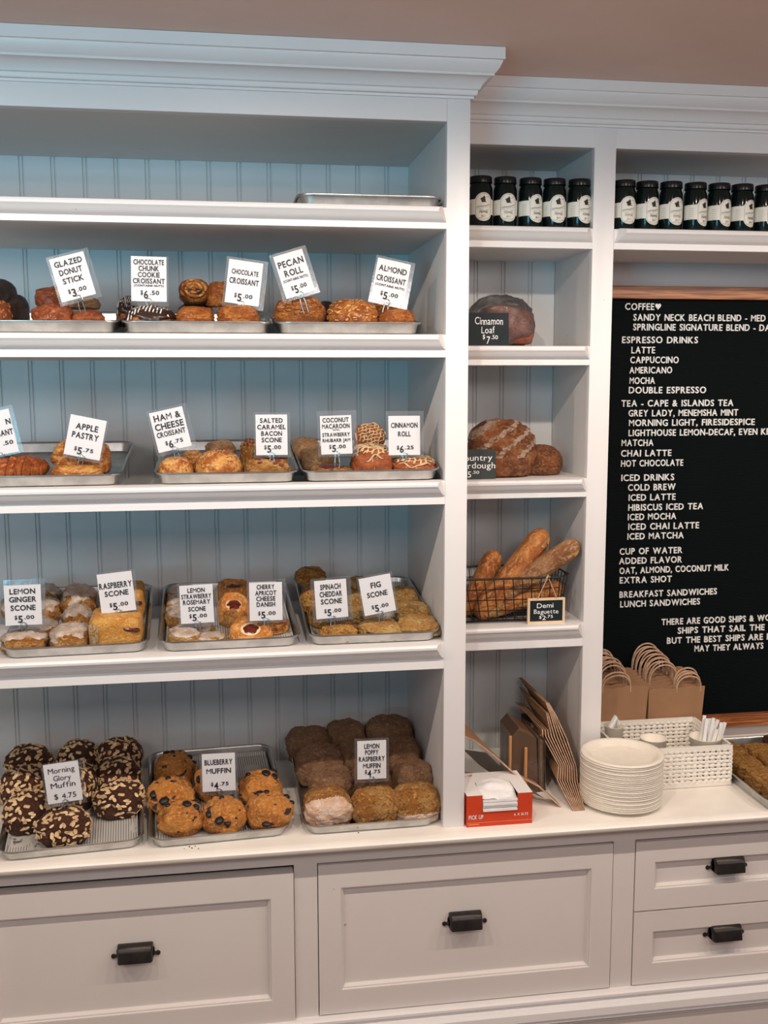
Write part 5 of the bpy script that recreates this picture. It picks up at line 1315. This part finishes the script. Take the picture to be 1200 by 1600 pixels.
# ------------------------------------------------------------------ kraft carrier bags in front of the menu board
def carrier(label, group, x0, x1, y, zt, gus, hx, hw, hh, rnd):
    root = thing('paper_carrier_bag', label, 'paper bag', ((x0+x1)/2, y, ZC), (0,0,0), group)
    xm = (x0+x1)/2; n = 14; g = G(); top = []
    for i in range(n+1): x = x0+(x1-x0)*i/n; top.append((x, zt+.0022*(i % 2)*rnd.uniform(.2,1)+.0015*sin(i*.9+y*90)+(x-x1)*.03))
    poly = [(x0+.004, ZC)]+[(x0+gus, ZC+.05)]+top+[(x1-.006, ZC+.06),(x1-.008, ZC)]
    g.prism(poly, y-.0035, y-.0028).prism([(x, z-.0015) for x, z in poly], y+.0012, y+.0018)
    g.xform(Matrix.Translation(-root.location)); g.out('paper_panels', KRAFT, root)
    for s_, dy in ((0,-.0022),(.006,.0006)):
        g = G(); P = []
        for i in range(19):
            t = i/18; a = pi*t; P.append((hx-hw*cos(a)*(1 if abs(cos(a)) < .9 else 1), y+dy-.004*sin(a), zt-.012+hh*(sin(a)**.62)+s_))
        g.tube(P, .0017, 6); g.xform(Matrix.Translation(-root.location)); g.out('twisted_handle', KRAFTD, root)
rnd = random.Random(5)
for k in range(7):
    y = .266+k*.0095; l = 'front kraft carrier bag of the left nested group, beside the white stile' if k == 0 else 'kraft carrier bag of the left group, %d behind the front one' % k
    carrier(l, 'left kraft carrier bags', .312+.001*k, .4445-.002*k+(k % 2)*.002, y, .9870+.0035*k, .0, .376-.0035*k+rnd.uniform(-.002,.002), .030, .048+.003*(k % 3)-(.012 if k == 0 else 0), rnd)
for k in range(8):
    y = .270+k*.0085; l = 'front kraft carrier bag of the right nested group, in front of the menu board' if k == 0 else 'kraft carrier bag of the right group, %d behind the front one' % k
    hx = (.532 if k < 2 else .486-.004*(k-2))+rnd.uniform(-.002,.002)
    carrier(l, 'right kraft carrier bags', .447-.003*min(k,4), .5685-.003*k, y, .9790+.0035*k, .0, hx, .026 if k < 2 else .030, (.034+.005*k) if k < 2 else .048+.0022*(k-2), rnd)

# ------------------------------------------------------------------ tray of bars at the right edge
tray('R', .669, -.040, ZC, .245, .325, PAN+'of crumb bars at the right edge of the countertop', tilt=0, h=.022)
rnd = random.Random(2)
o_ = None
for i in range(2):
    for j in range(4):
        vf = lump(20+i*4+j, 8, .05, 2.2, flat=.9, sub=4, fine=.12, ffreq=5)
        x = .596+i*.062; y = .005+j*.066
        o = link('crumb_bar', vf[0], vf[1], C_CRUMB, None, True, loc=(x, y, ZC+.0022)); o.scale = (.060,.064,.030+.004*((i+j) % 2))
        tag(o, 'golden crumb-topped bar, %s, %s column of the right tray' % (['front','second','third','backmost'][j], ['left','right'][i]), 'pastry', 'crumb bars on the right tray')
for j in range(2):
    vf = lump(40+j, 9, .03, 2, flat=.95, sub=3, fine=.03)
    o = link('brownie', vf[0], vf[1], C_DARK, None, True, loc=(.724,.15+j*.076,ZC+.0022)); o.scale = (.064,.070,.034)
    tag(o, ['front','back'][j]+' dark brown brownie beside the crumb bars at the right photo edge', 'pastry', 'brownies on the right tray')
# crumbs on the counter
g = G(); rnd = random.Random(6); V, F = ICO[2]
for (u, v_) in ((296,1323),(300,1325),(305,1322),(288,1326),(906,1264),(560,1301),(310,1326)):
    p = at(u, v_, z=ZC+.0008); s = .0012*rnd.uniform(.5,1.2); g.add([p+q*s for q in V], F)
o = g.out('crumbs', C_SCONE); o['kind'] = 'stuff'; tag(o, 'loose crumbs on the countertop in front of the blueberry muffins', 'crumbs')
